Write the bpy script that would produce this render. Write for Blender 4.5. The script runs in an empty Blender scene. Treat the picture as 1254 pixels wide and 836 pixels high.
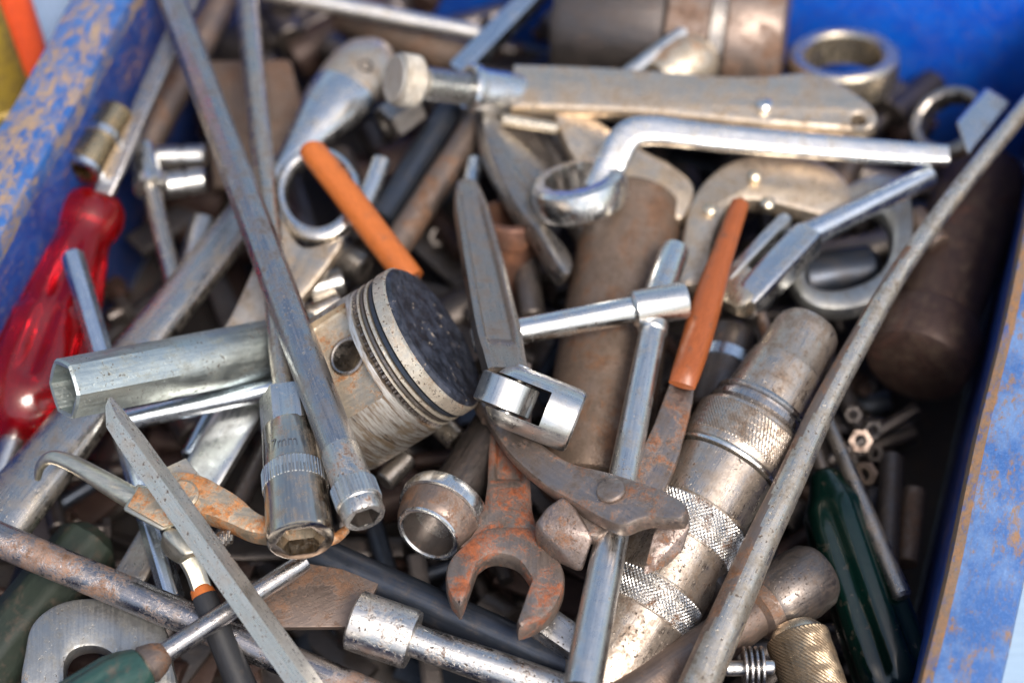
import bpy, bmesh, math, random
from math import sin, cos, pi, radians, hypot, sqrt
from mathutils import Vector, Matrix
from mathutils.geometry import tessellate_polygon
random.seed(7)
S = 0.0004                      # one working unit = 0.4 mm
F = 2600.0
TH = radians(57)
sc = bpy.context.scene
COL = sc.collection

# ------------------------------------------------------------------ camera
VD = Vector((0, cos(TH), -sin(TH))); VR = Vector((1, 0, 0)); VU = Vector((0, sin(TH), cos(TH)))
CAM = -F * VD
cd = bpy.data.cameras.new('camera'); cam = bpy.data.objects.new('camera', cd); COL.objects.link(cam)
cam.location = CAM * S; cam.rotation_euler = (pi/2 - TH, 0, 0)
cd.sensor_width = 36; cd.lens = 36 * F / 1254; cd.clip_start = 0.02; cd.clip_end = 50
cd.dof.use_dof = True; cd.dof.focus_distance = 2450 * S; cd.dof.aperture_fstop = 3.2; cd.dof.aperture_blades = 0
sc.camera = cam

# ------------------------------------------------------------------ sky, sun, exposure
SUN_DIR = Vector((0.24, -0.46, 0.86)).normalized()      # towards the sun
w = bpy.data.worlds.new('World'); sc.world = w; w.use_nodes = True
wn = w.node_tree.nodes; wl = w.node_tree.links
sky = wn.new('ShaderNodeTexSky'); sky.sky_type = 'NISHITA'; sky.sun_disc = False
sky.sun_elevation = math.asin(SUN_DIR.z); sky.sun_rotation = math.atan2(SUN_DIR.x, SUN_DIR.y)
sky.air_density = 1.3; sky.dust_density = 4.0; sky.ozone_density = 0.0
wl.new(sky.outputs[0], wn['Background'].inputs[0]); wn['Background'].inputs[1].default_value = 0.125
sl = bpy.data.lights.new('sun', 'SUN'); sl.energy = 2.3; sl.angle = radians(20); sl.color = (1, 0.95, 0.89)
so = bpy.data.objects.new('sun', sl); COL.objects.link(so); so.rotation_euler = (-SUN_DIR).to_track_quat('-Z', 'Y').to_euler()
sc.view_settings.view_transform = 'Standard'; sc.view_settings.look = 'None'
sc.view_settings.exposure = 0.68; sc.view_settings.gamma = 1
sc.view_settings.use_curve_mapping = False
sc.cycles.max_bounces = 8

# ------------------------------------------------------------------ materials
class NT:
    def __init__(s, name):
        s.m = bpy.data.materials.new(name); s.m.use_nodes = True
        s.t = s.m.node_tree; s.b = s.t.nodes['Principled BSDF']
    def n(s, kind, **kw):
        o = s.t.nodes.new('ShaderNode' + kind)
        for k, v in kw.items(): setattr(o, k, v)
        return o
    def put(s, sock, v):
        if hasattr(v, 'is_output'): s.t.links.new(v, sock)
        else: sock.default_value = v
    def math(s, op, a, b=0.0, clamp=False):
        o = s.n('Math', operation=op, use_clamp=clamp); s.put(o.inputs[0], a); s.put(o.inputs[1], b); return o.outputs[0]
    def mix(s, f, a, b):
        o = s.n('Mix', data_type='RGBA'); s.put(o.inputs[0], f)
        for i, c in ((6, a), (7, b)): s.put(o.inputs[i], c if hasattr(c, 'is_output') else (*c[:3], 1))
        return o.outputs[2]
    def mixf(s, f, a, b):
        o = s.n('Mix', data_type='FLOAT'); s.put(o.inputs[0], f); s.put(o.inputs[2], a); s.put(o.inputs[3], b); return o.outputs[0]
    def ramp(s, v, lo, hi):
        o = s.n('MapRange', interpolation_type='SMOOTHSTEP'); s.put(o.inputs[0], v); o.inputs[1].default_value = lo; o.inputs[2].default_value = hi
        return o.outputs[0]
    def coord(s, stretch=(1, 1, 1)):
        if not hasattr(s, 'base'):
            tc = s.n('TexCoord'); oi = s.n('ObjectInfo')
            rv = s.math('MULTIPLY', oi.outputs['Random'], 37.0)
            cb = s.n('CombineXYZ'); [s.put(cb.inputs[i], rv) for i in range(3)]
            sv = s.n('VectorMath', operation='SCALE'); s.put(sv.inputs[0], tc.outputs['Object']); sv.inputs[3].default_value = 1 / S
            s.base = sv.outputs[0]; s.off = cb.outputs[0]
        mu = s.n('VectorMath', operation='MULTIPLY'); s.put(mu.inputs[0], s.base); mu.inputs[1].default_value = stretch
        ad = s.n('VectorMath', operation='ADD'); s.put(ad.inputs[0], mu.outputs[0]); s.put(ad.inputs[1], s.off)
        return ad.outputs[0]
    def noise(s, size, detail=4, rough=.6, stretch=(1, 1, 1), dist=0.0):
        o = s.n('TexNoise'); s.put(o.inputs['Vector'], s.coord(tuple(q / size for q in stretch)))
        o.inputs['Scale'].default_value = 1; o.inputs['Detail'].default_value = detail; o.inputs['Roughness'].default_value = rough
        o.inputs['Distortion'].default_value = dist
        return o.outputs[0]
    def vor(s, size):
        o = s.n('TexVoronoi'); s.put(o.inputs['Vector'], s.coord((1 / size,) * 3)); o.inputs['Scale'].default_value = 1
        return o.outputs['Distance']

def metal(name, base, rough=.3, met=1.0, rust=0.0, rustc=(.22, .085, .03), rsize=45, grime=.3, grimec=(.11, .075, .05), pits=.0, scr=.5, bump=.4, spec=.5, wear=.8):
    t = NT(name)
    streak = t.noise(2.6, 3, .6, (.045, 1, 1)); big = t.noise(rsize, 10, .74, dist=.4); med = t.noise(13, 8, .76); fine = t.noise(2.4, 4, .75)
    geo = t.n('NewGeometry'); edge = t.math('MULTIPLY', t.ramp(geo.outputs['Pointiness'], .52, .60), t.math('MULTIPLY', t.ramp(med, .3, .55), wear))
    noedge = t.math('SUBTRACT', 1.0, edge)
    col = t.mix(t.ramp(streak, .25, .75), tuple(c * .84 for c in base), tuple(min(1, c * 1.08) for c in base))
    col = t.mix(t.math('MULTIPLY', t.ramp(fine, .35, .7), .22), col, tuple(c * .62 for c in base))
    gn = t.math('ADD', t.noise(24, 10, .78), t.math('MULTIPLY', t.math('SUBTRACT', streak, .5), .22))
    g = t.math('MULTIPLY', t.math('MULTIPLY', t.ramp(gn, .56 - .30 * grime, .76 - .20 * grime), min(1, .3 + grime)), noedge)
    gc = t.mix(t.ramp(fine, .35, .68), tuple(c * .45 for c in grimec), tuple(c * 1.2 for c in grimec))
    col = t.mix(g, col, gc)
    m = t.math('MULTIPLY', t.math('SUBTRACT', 1.0, t.math('MULTIPLY', g, .38)), met)
    r = t.math('ADD', t.mixf(g, rough, min(.85, rough + .28)), t.math('MULTIPLY', t.math('SUBTRACT', streak, .5), .45 * scr))
    r = t.math('ADD', r, t.math('MULTIPLY', t.math('SUBTRACT', med, .5), .35))
    h = t.math('MULTIPLY', streak, .3 * scr)
    if pits > 0:
        p = t.math('MULTIPLY', t.ramp(t.noise(4.2, 3, .6), .60, .65), t.ramp(t.noise(30, 5, .7), .60 - pits * .3, .70 - pits * .3))
        col = t.mix(p, col, (.05, .034, .025)); m = t.math('MULTIPLY', m, t.math('SUBTRACT', 1.0, p)); h = t.math('SUBTRACT', h, t.math('MULTIPLY', p, 1.2))
        r = t.mixf(p, r, .8)
    if rust > 0:
        mk = t.ramp(t.math('ADD', big, t.math('MULTIPLY', t.math('SUBTRACT', fine, .5), .30)), .70 - .45 * rust, .80 - .38 * rust)
        mk = t.math('MULTIPLY', mk, noedge)
        rc = t.mix(t.ramp(med, .34, .66), tuple(c * .34 for c in rustc), tuple(c * 1.2 for c in rustc))
        rc = t.mix(t.math('MULTIPLY', t.ramp(fine, .45, .7), .45), rc, (rustc[0] * 1.7, rustc[1] * 1.5, rustc[2] * 1.3))
        col = t.mix(mk, col, rc); m = t.math('MULTIPLY', m, t.math('SUBTRACT', 1.0, t.math('MULTIPLY', mk, .8)))
        r = t.mixf(mk, r, .7); h = t.math('ADD', h, t.math('MULTIPLY', mk, t.math('MULTIPLY', fine, 1.3)))
    t.put(t.b.inputs['Base Color'], col); t.put(t.b.inputs['Metallic'], m)
    t.put(t.b.inputs['Roughness'], t.math('MAXIMUM', t.math('MINIMUM', r, .95), .09))
    t.b.inputs['Specular IOR Level'].default_value = spec
    bp = t.n('Bump'); bp.inputs['Strength'].default_value = bump; bp.inputs['Distance'].default_value = 2.0 * S
    t.put(bp.inputs['Height'], t.math('ADD', h, t.math('MULTIPLY', med, .6))); t.put(t.b.inputs['Normal'], bp.outputs[0])
    return t.m

def plastic(name, base, rough=.35, trans=0.0, grime=.25, sub=0.0, coat=0.0, scratch=.5):
    t = NT(name); med = t.noise(20, 5, .65); fine = t.noise(3, 4, .7, (.25, 1, 1))
    g = t.math('MULTIPLY', t.ramp(med, .68 - .3 * grime, .85 - .2 * grime), .75)
    col = t.mix(t.ramp(fine, .3, .75), tuple(c * .82 for c in base), tuple(min(1, c * 1.1) for c in base))
    col = t.mix(g, col, (.07, .05, .035))
    t.put(t.b.inputs['Base Color'], col)
    t.put(t.b.inputs['Roughness'], t.math('ADD', t.mixf(g, rough, .7), t.math('MULTIPLY', t.math('SUBTRACT', fine, .5), .3 * scratch)))
    t.b.inputs['Transmission Weight'].default_value = trans; t.b.inputs['IOR'].default_value = 1.49
    t.b.inputs['Coat Weight'].default_value = coat; t.b.inputs['Coat Roughness'].default_value = .15
    bp = t.n('Bump'); bp.inputs['Strength'].default_value = .2; bp.inputs['Distance'].default_value = 1.5 * S
    t.put(bp.inputs['Height'], t.math('ADD', med, t.math('MULTIPLY', fine, .4))); t.put(t.b.inputs['Normal'], bp.outputs[0])
    return t.m

def paint(name, wear, blue=(.012, .085, .42), pale=(.10, .22, .52), tan=(.42, .31, .21), rust=(.36, .14, .04), size=60):
    t = NT(name); big = t.noise(size, 12, .8, (.55, 1, 1), .3); med = t.noise(11, 9, .8, (.6, 1, 1)); fine = t.noise(3, 4, .7)
    c = t.mix(t.ramp(t.noise(70, 7, .7), .38, .62), blue, pale)
    c = t.mix(t.math('MULTIPLY', t.ramp(fine, .45, .8), .35), c, tuple(min(1, q * 1.7 + .03) for q in pale))
    mk = t.ramp(t.math('ADD', big, t.math('MULTIPLY', t.math('SUBTRACT', med, .5), .9)), .72 - .55 * wear, .86 - .5 * wear)
    tc = t.mix(t.ramp(med, .4, .68), tan, rust); tc = t.mix(t.math('MULTIPLY', t.ramp(fine, .45, .7), .5), tc, tuple(q * .45 for q in tan))
    c = t.mix(mk, c, tc); c = t.mix(t.math('MULTIPLY', t.ramp(t.noise(5, 5, .7, (.3, 1, 1)), .5, .68), .45), c, tuple(q * .6 + .02 for q in tan))
    t.put(t.b.inputs['Base Color'], c); t.put(t.b.inputs['Roughness'], t.mixf(mk, .38, .75))
    bp = t.n('Bump'); bp.inputs['Strength'].default_value = .35; bp.inputs['Distance'].default_value = 2 * S
    t.put(bp.inputs['Height'], t.math('SUBTRACT', t.math('MULTIPLY', fine, .3), mk)); t.put(t.b.inputs['Normal'], bp.outputs[0])
    return t.m

M = {}
M['chrome'] = metal('bright_chrome', (.78, .78, .76), .2, grime=.38, pits=.25, scr=.35, bump=.12)
M['chromeb'] = metal('bluish_chrome', (.62, .68, .74), .24, grime=.25, scr=.4, bump=.12)
M['satin'] = metal('satin_steel', (.72, .71, .68), .3, grime=.3, pits=.2, scr=.35, bump=.08)
M['warm'] = metal('warm_dirty_chrome', (.66, .59, .50), .25, grime=.5, grimec=(.15, .09, .055), pits=.35, scr=.5, rust=.12, rustc=(.25, .12, .05))
M['tan'] = metal('dusty_tan_steel', (.76, .64, .50), .31, met=.95, grime=.55, grimec=(.31, .21, .13), scr=.3, pits=.3, rust=.14, rustc=(.36, .19, .08))
M['beige'] = metal('beige_nickel', (.74, .65, .50), .27, met=.95, grime=.3, grimec=(.26, .17, .09), scr=.3)
M['zinc'] = metal('zinc_plate', (.50, .56, .55), .4, met=.95, grime=.35, grimec=(.16, .15, .11), pits=.45, scr=.6)
M['steel'] = metal('dull_steel', (.38, .35, .32), .29, pits=.3, grime=.45, grimec=(.12, .08, .055), rust=.16)
M['shank'] = metal('brown_grey_shank', (.40, .345, .30), .29, met=.95, pits=.2, grime=.4, grimec=(.17, .115, .08), scr=.3)
M['gun'] = metal('gunmetal_steel', (.20, .175, .16), .34, met=.9, grime=.5, grimec=(.10, .065, .045), pits=.4, rust=.15)
M['steelb'] = metal('blued_steel_bar', (.46, .45, .45), .24, pits=.3, grime=.5, grimec=(.13, .08, .05), rust=.15, rustc=(.2, .09, .04))
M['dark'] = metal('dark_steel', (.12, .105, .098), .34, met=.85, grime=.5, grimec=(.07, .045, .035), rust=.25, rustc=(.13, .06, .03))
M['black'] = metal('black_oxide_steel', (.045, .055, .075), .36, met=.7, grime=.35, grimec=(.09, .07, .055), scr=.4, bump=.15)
M['rod'] = metal('rusty_rod_steel', (.38, .36, .36), .26, pits=.3, grime=.35, rust=.46, rustc=(.24, .115, .05), rsize=60)
M['rust'] = metal('rusty_brown_iron', (.24, .185, .155), .42, met=.8, rust=.5, rustc=(.17, .08, .036), pits=.3)
M['redrust'] = metal('red_rust_forged', (.30, .245, .21), .42, met=.85, rust=.54, rustc=(.29, .085, .03), rsize=42, grime=.45)
M['plier'] = metal('forged_plier_steel', (.38, .31, .27), .31, met=.92, rust=.43, rustc=(.24, .095, .04), rsize=50, grime=.5, pits=.2)
M['jaw'] = metal('pitted_jaw_steel', (.25, .20, .18), .36, met=.88, rust=.45, rustc=(.20, .09, .04), rsize=36, grime=.5, pits=.7)
M['hammer'] = metal('brown_worn_pipe', (.21, .15, .112), .42, met=.6, rust=.5, rustc=(.14, .068, .033), rsize=70, grime=.5, pits=.45)
M['maroon'] = metal('maroon_shaded_iron', (.05, .029, .024), .42, met=.4, rust=.4, rustc=(.06, .026, .017), grime=.4, pits=.3, spec=.4)  # base colour darkened to paint in the shade by the right wall
M['driver'] = metal('worn_driver_steel', (.60, .52, .44), .26, met=.95, pits=.4, grime=.6, grimec=(.17, .11, .07), rust=.18, rustc=(.22, .11, .06), rsize=60)
M['maroonlit'] = metal('maroon_socket_steel', (.17, .085, .06), .38, met=.6, rust=.4, rustc=(.17, .07, .035), grime=.4, pits=.3)
M['cream'] = metal('chalky_pale_steel', (.74, .71, .66), .3, met=.92, grime=.4, grimec=(.34, .27, .2), pits=.75, scr=.5, bump=.3)
M['pry'] = metal('worn_cream_bar', (.70, .63, .53), .28, met=.95, grime=.5, grimec=(.13, .095, .06), pits=.7, rust=.2, rustc=(.24, .14, .07), rsize=40)
M['speck'] = metal('pitted_chrome', (.62, .60, .57), .3, grime=.15, rust=.40, rustc=(.16, .075, .035), rsize=34, pits=.8)
M['sockchrome'] = metal('warm_socket_chrome', (.60, .54, .46), .17, grime=.35, grimec=(.24, .13, .06), scr=.3, bump=.1)
M['dusty'] = metal('dusty_nickel', (.66, .61, .53), .38, met=.75, grime=.4, grimec=(.32, .24, .16), pits=.2)
M['warmbar'] = metal('dull_warm_chrome_bar', (.66, .61, .54), .25, grime=.4, grimec=(.20, .13, .08), pits=.25)
M['bore'] = metal('shaded_bore', (.10, .085, .075), .4, met=.7, grime=.6, grimec=(.04, .03, .025), rust=.2)  # near-black lining colour, paints the shade inside a socket mouth
M['gold'] = metal('brassy_chrome', (.62, .46, .26), .25, grime=.3, grimec=(.25, .13, .05))
M['brass'] = metal('knurled_brass', (.36, .285, .20), .42, grime=.55, grimec=(.14, .09, .05))
M['alu'] = metal('stained_aluminium', (.66, .60, .50), .38, met=.8, grime=.5, grimec=(.23, .15, .08), pits=.8, rust=.36, rustc=(.22, .10, .045), rsize=16)
M['bossrust'] = metal('rusty_boss', (.62, .55, .44), .42, met=.8, grime=.5, grimec=(.30, .19, .10), rust=.42, rustc=(.30, .14, .055), rsize=30)
M['clip'] = metal('nickel_plier', (.62, .58, .47), .34, met=.95, grime=.2, grimec=(.2, .13, .06), rust=.08)
M['clipr'] = metal('rusty_nickel', (.55, .46, .34), .42, met=.85, grime=.4, grimec=(.3, .16, .07), rust=.62, rustc=(.42, .165, .045), rsize=40)
M['greyplate'] = metal('grey_wrench_steel', (.44, .44, .42), .36, met=.9, scr=.15, pits=.2, grime=.4, grimec=(.16, .14, .11), rust=.16, rustc=(.2, .13, .08))
M['orange'] = plastic('orange_dipped_vinyl', (.43, .115, .022), .38, grime=.42, scratch=.6)
M['orange2'] = plastic('burnt_orange_vinyl', (.27, .07, .018), .34, grime=.45, scratch=.6)
M['red'] = plastic('clear_red_acetate', (.60, .006, .012), .12, trans=.85, grime=.3, coat=.4)
M['green'] = plastic('clear_dark_green_acetate', (.001, .010, .0075), .2, trans=.1, grime=.3, coat=.3)
M['olive'] = plastic('grimy_green_rubber', (.018, .026, .018), .5, grime=.6)
M['teal'] = plastic('pale_green_handle', (.02, .055, .045), .3, grime=.6, coat=.3)
M['blackrub'] = plastic('black_rubber', (.02, .02, .022), .5, grime=.3)
M['blue'] = paint('blue_paint', .10, blue=(.0, .085, .62), pale=(.0, .13, .74))
M['blueshade'] = paint('shaded_blue_paint', .28, blue=(.004, .03, .17), pale=(.008, .055, .25), size=90)  # darker copy of the bin's blue: side wall shade put into the colour
M['rimL'] = paint('scuffed_blue_rim', .52, blue=(.008, .06, .23), pale=(.025, .11, .32), tan=(.23, .185, .15), rust=(.30, .19, .11), size=48)
M['rimR'] = paint('sun_faded_blue_rim', .40, blue=(.035, .10, .28), pale=(.11, .19, .36), tan=(.22, .17, .14), rust=(.25, .125, .055), size=34)
M['rimE'] = paint('worn_rim_edge', .72, blue=(.03, .06, .2), pale=(.06, .10, .25), tan=(.17, .12, .085), rust=(.27, .13, .05), size=30)
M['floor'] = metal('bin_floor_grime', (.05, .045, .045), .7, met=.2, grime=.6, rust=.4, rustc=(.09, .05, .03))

def piston_crown():
    t = NT('carbon_black_crown'); med = t.noise(22, 7, .75); fine = t.noise(3.5, 4, .7)
    chips = t.math('MULTIPLY', t.ramp(t.noise(13, 8, .75), .60, .63), t.ramp(t.noise(42, 3), .46, .54))
    c = t.mix(t.ramp(med, .35, .7), (.008, .010, .015), (.045, .052, .075)); c = t.mix(t.math('MULTIPLY', t.ramp(fine, .6, .8), .5), c, (.18, .17, .16))
    c = t.mix(chips, c, (.42, .34, .26)); t.b.inputs['Specular IOR Level'].default_value = .35
    t.put(t.b.inputs['Base Color'], c); t.put(t.b.inputs['Roughness'], t.mixf(t.ramp(med, .4, .6), .28, .55))
    bp = t.n('Bump'); bp.inputs['Strength'].default_value = .5; bp.inputs['Distance'].default_value = 3 * S
    t.put(bp.inputs['Height'], t.math('ADD', med, chips)); t.put(t.b.inputs['Normal'], bp.outputs[0]); return t.m
M['crown'] = piston_crown()

def skirt_mat():
    t = NT('streaked_piston_skirt'); st = t.noise(5, 5, .7, (1, .10, .10)); st2 = t.noise(14, 5, .65, (1, .3, .3)); big = t.noise(60, 5, .6)
    c = t.mix(t.ramp(st, .32, .62), (.20, .135, .085), (.62, .60, .56)); c = t.mix(t.math('MULTIPLY', t.ramp(st2, .5, .62), .75), c, (.33, .24, .15))
    c = t.mix(t.math('MULTIPLY', t.ramp(t.noise(7, 4, .7, (1, .15, .15)), .58, .66), .8), c, (.07, .06, .055))
    t.put(t.b.inputs['Base Color'], c); t.b.inputs['Metallic'].default_value = .85; t.put(t.b.inputs['Roughness'], t.mixf(st, .6, .3))
    bp = t.n('Bump'); bp.inputs['Strength'].default_value = .25; bp.inputs['Distance'].default_value = 1.5 * S
    t.put(bp.inputs['Height'], st); t.put(t.b.inputs['Normal'], bp.outputs[0]); return t.m
M['skirt'] = skirt_mat()

# ------------------------------------------------------------------ geometry helpers (all in working units)
def ray(px, py): return VD * F + VR * (px - 627) + VU * (418 - py)
def P(px, py, z):
    r = ray(px, py); return CAM + r * ((z - CAM.z) / r.z)
def depth(p): return (p - CAM).dot(VD)

class Fr:
    """local frame: origin o, axes x (along the tool), y, z; kx / k turn pixels along / across into units"""
    def __init__(s, o, x, zh, kx=1.0, k=1.0, L=0.0, roll=0):
        s.o = o.copy(); s.x = x.normalized(); y = zh.cross(s.x).normalized(); z = s.x.cross(y)
        if roll: q = Matrix.Rotation(radians(roll), 3, s.x); y = q @ y; z = q @ z
        s.y, s.z, s.kx, s.k, s.L = y, z, kx, k, L
    def mat(s):
        m = Matrix.Identity(4)
        for i in range(3): m[i][0], m[i][1], m[i][2], m[i][3] = s.x[i], s.y[i], s.z[i], s.o[i] * S
        return m
    def px(s, x, y, h=0.0):
        r = ray(x, y); p0 = s.o + s.z * h; t = (p0 - CAM).dot(s.z) / r.dot(s.z); q = CAM + r * t - s.o
        return (q.dot(s.x), q.dot(s.y))
    def loc(s, p): q = p - s.o; return Vector((q.dot(s.x), q.dot(s.y), q.dot(s.z)))
def ax(a, b, za, zb=None, roll=0, zh=None):
    zb = za if zb is None else zb
    A = P(*a, za); B = P(*b, zb); d = B - A
    return Fr(A, d, zh or Vector((0, 0, 1)), d.length / hypot(b[0] - a[0], b[1] - a[1]), depth((A + B) / 2) / F, d.length, roll)
def cf(c, z, xdir, zh=None, roll=0):
    """frame at pixel c, height z, whose x axis has camera components (right, up, towards viewer)"""
    o = P(*c, z); d = VR * xdir[0] + VU * xdir[1] - VD * xdir[2]; k = depth(o) / F
    return Fr(o, d, zh or (-VD if abs(d.normalized().dot(VD)) < .95 else VU), k, k, 0, roll)

C_ = lambda th: 1.0
def H_(th): return cos(pi / 6) / cos((th % (pi / 3)) - pi / 6)
def Q_(th, e=7.0): return (abs(cos(th)) ** e + abs(sin(th)) ** e) ** (-1 / e)
def HR(th): return .62 * H_(th) + .38 * .95
def SQ(th): return cos(pi / 4) / cos((th % (pi / 2)) - pi / 4)
def OCT(th): return cos(pi / 8) / cos((th % (pi / 4)) - pi / 8)
def GEAR(n, d): return lambda th: 1 - d * (.5 + .5 * math.copysign(1, cos(n * th)))
def LOBE(n, d): return lambda th: 1 - d * (1 - abs(cos(n * th / 2))) 
def FLUTE(n, d): return lambda th: 1 - d * 1.35 * max(0, cos(n * th) * .75 + .25) ** 1.0
def STAR(n, d): return lambda th: 1 - d * abs(((th * n / pi) % 2) - 1)

def loft(fr, secs, N=36, caps=(1, 1)):
    """secs: (x, r) / (x, ry, rz) / (x, ry, rz, shape) / (..., oy, oz), pixels"""
    V = []; Fc = []
    for q in secs:
        x = q[0] * fr.kx; ry = q[1] * fr.k; rz = (q[2] if len(q) > 2 and q[2] is not None else q[1]) * fr.k
        f = q[3] if len(q) > 3 and q[3] else C_; oy = (q[4] if len(q) > 4 else 0) * fr.k; oz = (q[5] if len(q) > 5 else 0) * fr.k
        for i in range(N):
            th = 2 * pi * i / N; r = f(th); V.append((x, oy + ry * r * cos(th), oz + rz * r * sin(th)))
    n = len(secs)
    for j in range(n - 1):
        for i in range(N):
            a = j * N + i; b = j * N + (i + 1) % N; Fc.append((a, b, b + N, a + N))
    for e, on in ((0, caps[0]), (n - 1, caps[1])):
        if on:
            c = [V[e * N + i] for i in range(N)]; ctr = tuple(sum(v[k] for v in c) / N for k in range(3)); V.append(ctr); ci = len(V) - 1
            for i in range(N):
                a = e * N + i; b = e * N + (i + 1) % N; Fc.append((ci, b, a) if e == 0 else (ci, a, b))
    return V, Fc

def knurl(fr, x0, x1, R, nth=44, depth_=2.2, mode='d', per=None):
    NX = max(6, int((x1 - x0) / 1.3)); NT_ = nth * 4; V = []; Fc = []; kx, k = fr.kx, fr.k
    m = nth / (2 * pi * R)
    for j in range(NX + 1):
        x = x0 + (x1 - x0) * j / NX; ed = 0 if j in (0, NX) else 1
        for i in range(NT_):
            th = 2 * pi * i / NT_; u = nth * th / (2 * pi)
            tri = lambda q: abs((q % 1.0) * 2 - 1)
            if mode == 'd': h = min(tri(u + x * m), tri(u - x * m)) * 1.6
            else: h = tri(u * .9999 + x * m * 1.1)
            r = R - depth_ * ed + depth_ * ed * min(1, h) - (0 if ed else depth_)
            V.append((x * kx, r * k * cos(th), r * k * sin(th)))
    for j in range(NX):
        for i in range(NT_):
            a = j * NT_ + i; b = j * NT_ + (i + 1) % NT_; Fc.append((a, b, b + NT_, a + NT_))
    return V, Fc

def herm(pts, closed=True, sub=6):
    """Catmull-Rom through 2-D/3-D points; a point flagged sharp (last entry 's') keeps its corner"""
    P_ = [(Vector(p[:-1]) if p[-1] == 's' else Vector(p), p[-1] == 's') for p in pts]; n = len(P_); out = []
    for i in range(n if closed else n - 1):
        p1, s1 = P_[i]; p2, s2 = P_[(i + 1) % n]
        p0 = P_[i - 1][0] if (closed or i > 0) else p1; p3 = P_[(i + 2) % n][0] if (closed or i + 2 < n) else p2
        m1 = (p2 - p1) if s1 else (p2 - p0) * .5; m2 = (p2 - p1) if s2 else (p3 - p1) * .5
        st = 1 if (s1 and s2) else sub
        for j in range(st):
            t = j / st; t2, t3 = t * t, t * t * t
            out.append(p1 * (2 * t3 - 3 * t2 + 1) + m1 * (t3 - 2 * t2 + t) + p2 * (-2 * t3 + 3 * t2) + m2 * (t3 - t2))
    if not closed: out.append(P_[-1][0])
    return out

def offs(poly, d):
    n = len(poly); out = []
    area = sum(poly[i].x * poly[(i + 1) % n].y - poly[(i + 1) % n].x * poly[i].y for i in range(n)); sg = 1 if area > 0 else -1
    for i in range(n):
        a = (poly[i] - poly[i - 1]); b = (poly[(i + 1) % n] - poly[i])
        if a.length < 1e-6: a = b
        if b.length < 1e-6: b = a
        a = a.normalized(); b = b.normalized(); na = Vector((-a.y, a.x)); nb = Vector((-b.y, b.x)); m = na + nb
        m = m.normalized() if m.length > 1e-4 else na
        out.append(poly[i] + m * (sg * d / max(.5, m.dot(na))))
    return out

def plate(outline, t, bev=3.0, holes=(), zc=0.0, crown=None):
    """solid of the closed 2-D outline (Vectors), thickness t, rounded rims"""
    loops = [outline] + list(holes); V = []; Fc = []; rings = []
    steps = [(bev, t / 2), (bev * .3, t / 2 - bev * .3), (0, t / 2 - bev), (0, -t / 2 + bev), (bev * .3, -t / 2 + bev * .3), (bev, -t / 2)]
    idx = []
    for li, lp in enumerate(loops):
        sgn = 1 if li == 0 else -1; rr = []
        area = sum(lp[i].x * lp[(i + 1) % len(lp)].y - lp[(i + 1) % len(lp)].x * lp[i].y for i in range(len(lp)))
        if (area > 0) != (li == 0): lp = lp[::-1]
        for d, z in steps:
            o = offs(lp, d * sgn); st = len(V); V += [(p.x, p.y, z + zc) for p in o]; rr.append((st, len(o)))
        for j in range(len(steps) - 1):
            a0, n = rr[j]; b0, _ = rr[j + 1]
            for i in range(n): Fc.append((a0 + i, b0 + i, b0 + (i + 1) % n, a0 + (i + 1) % n))
        idx.append(rr)
    for e, flip in ((0, False), (len(steps) - 1, True)):
        polys = []; gl = []
        for rr in idx:
            st, n = rr[e]; polys.append([Vector(V[st + i]) for i in range(n)]); gl += [st + i for i in range(n)]
        for tri in tessellate_polygon(polys):
            f = tuple(gl[i] for i in tri); a, b, c = (Vector(V[i]) for i in f)
            up = (b - a).cross(c - a).z
            if abs(up) < 1e-9: continue
            if (up > 0) == flip: f = f[::-1]
            Fc.append(f)
    return V, Fc
def pl(fr, pts, t, bev=3, holes=(), zc=0, sub=6, pj=None):
    pj = zc if pj is None else pj
    cv = lambda ps: [Vector(p) for p in herm([(*fr.px(p[0], p[1], pj), 's') if len(p) > 2 else fr.px(p[0], p[1], pj) for p in ps], True, sub)]
    return plate(cv(pts), t * fr.k, bev * fr.k, [cv(h) for h in holes], zc)
def hull(fr, pts, bev=3):
    """convex solid through (px, py, height) points, edges rounded"""
    bm = bmesh.new(); vs = [bm.verts.new(fr.loc(P(*p))) for p in pts]; bmesh.ops.convex_hull(bm, input=vs)
    bmesh.ops.delete(bm, geom=[v for v in bm.verts if not v.link_faces], context='VERTS')
    bmesh.ops.dissolve_limit(bm, angle_limit=radians(9), verts=bm.verts[:], edges=bm.edges[:])
    bmesh.ops.bevel(bm, geom=bm.edges[:], offset=bev, segments=3, profile=.5, affect='EDGES', clamp_overlap=True)
    bm.verts.index_update(); g = ([tuple(v.co) for v in bm.verts], [tuple(v.index for v in f.verts) for f in bm.faces]); bm.free(); return g
def ell(cx, cy, rx, ry, n=14, rot=0):
    c, s_ = cos(radians(rot)), sin(radians(rot)); return [(cx + rx * cos(a) * c - ry * sin(a) * s_, cy + rx * cos(a) * s_ + ry * sin(a) * c) for a in [2 * pi * i / n for i in range(n)]]

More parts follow.
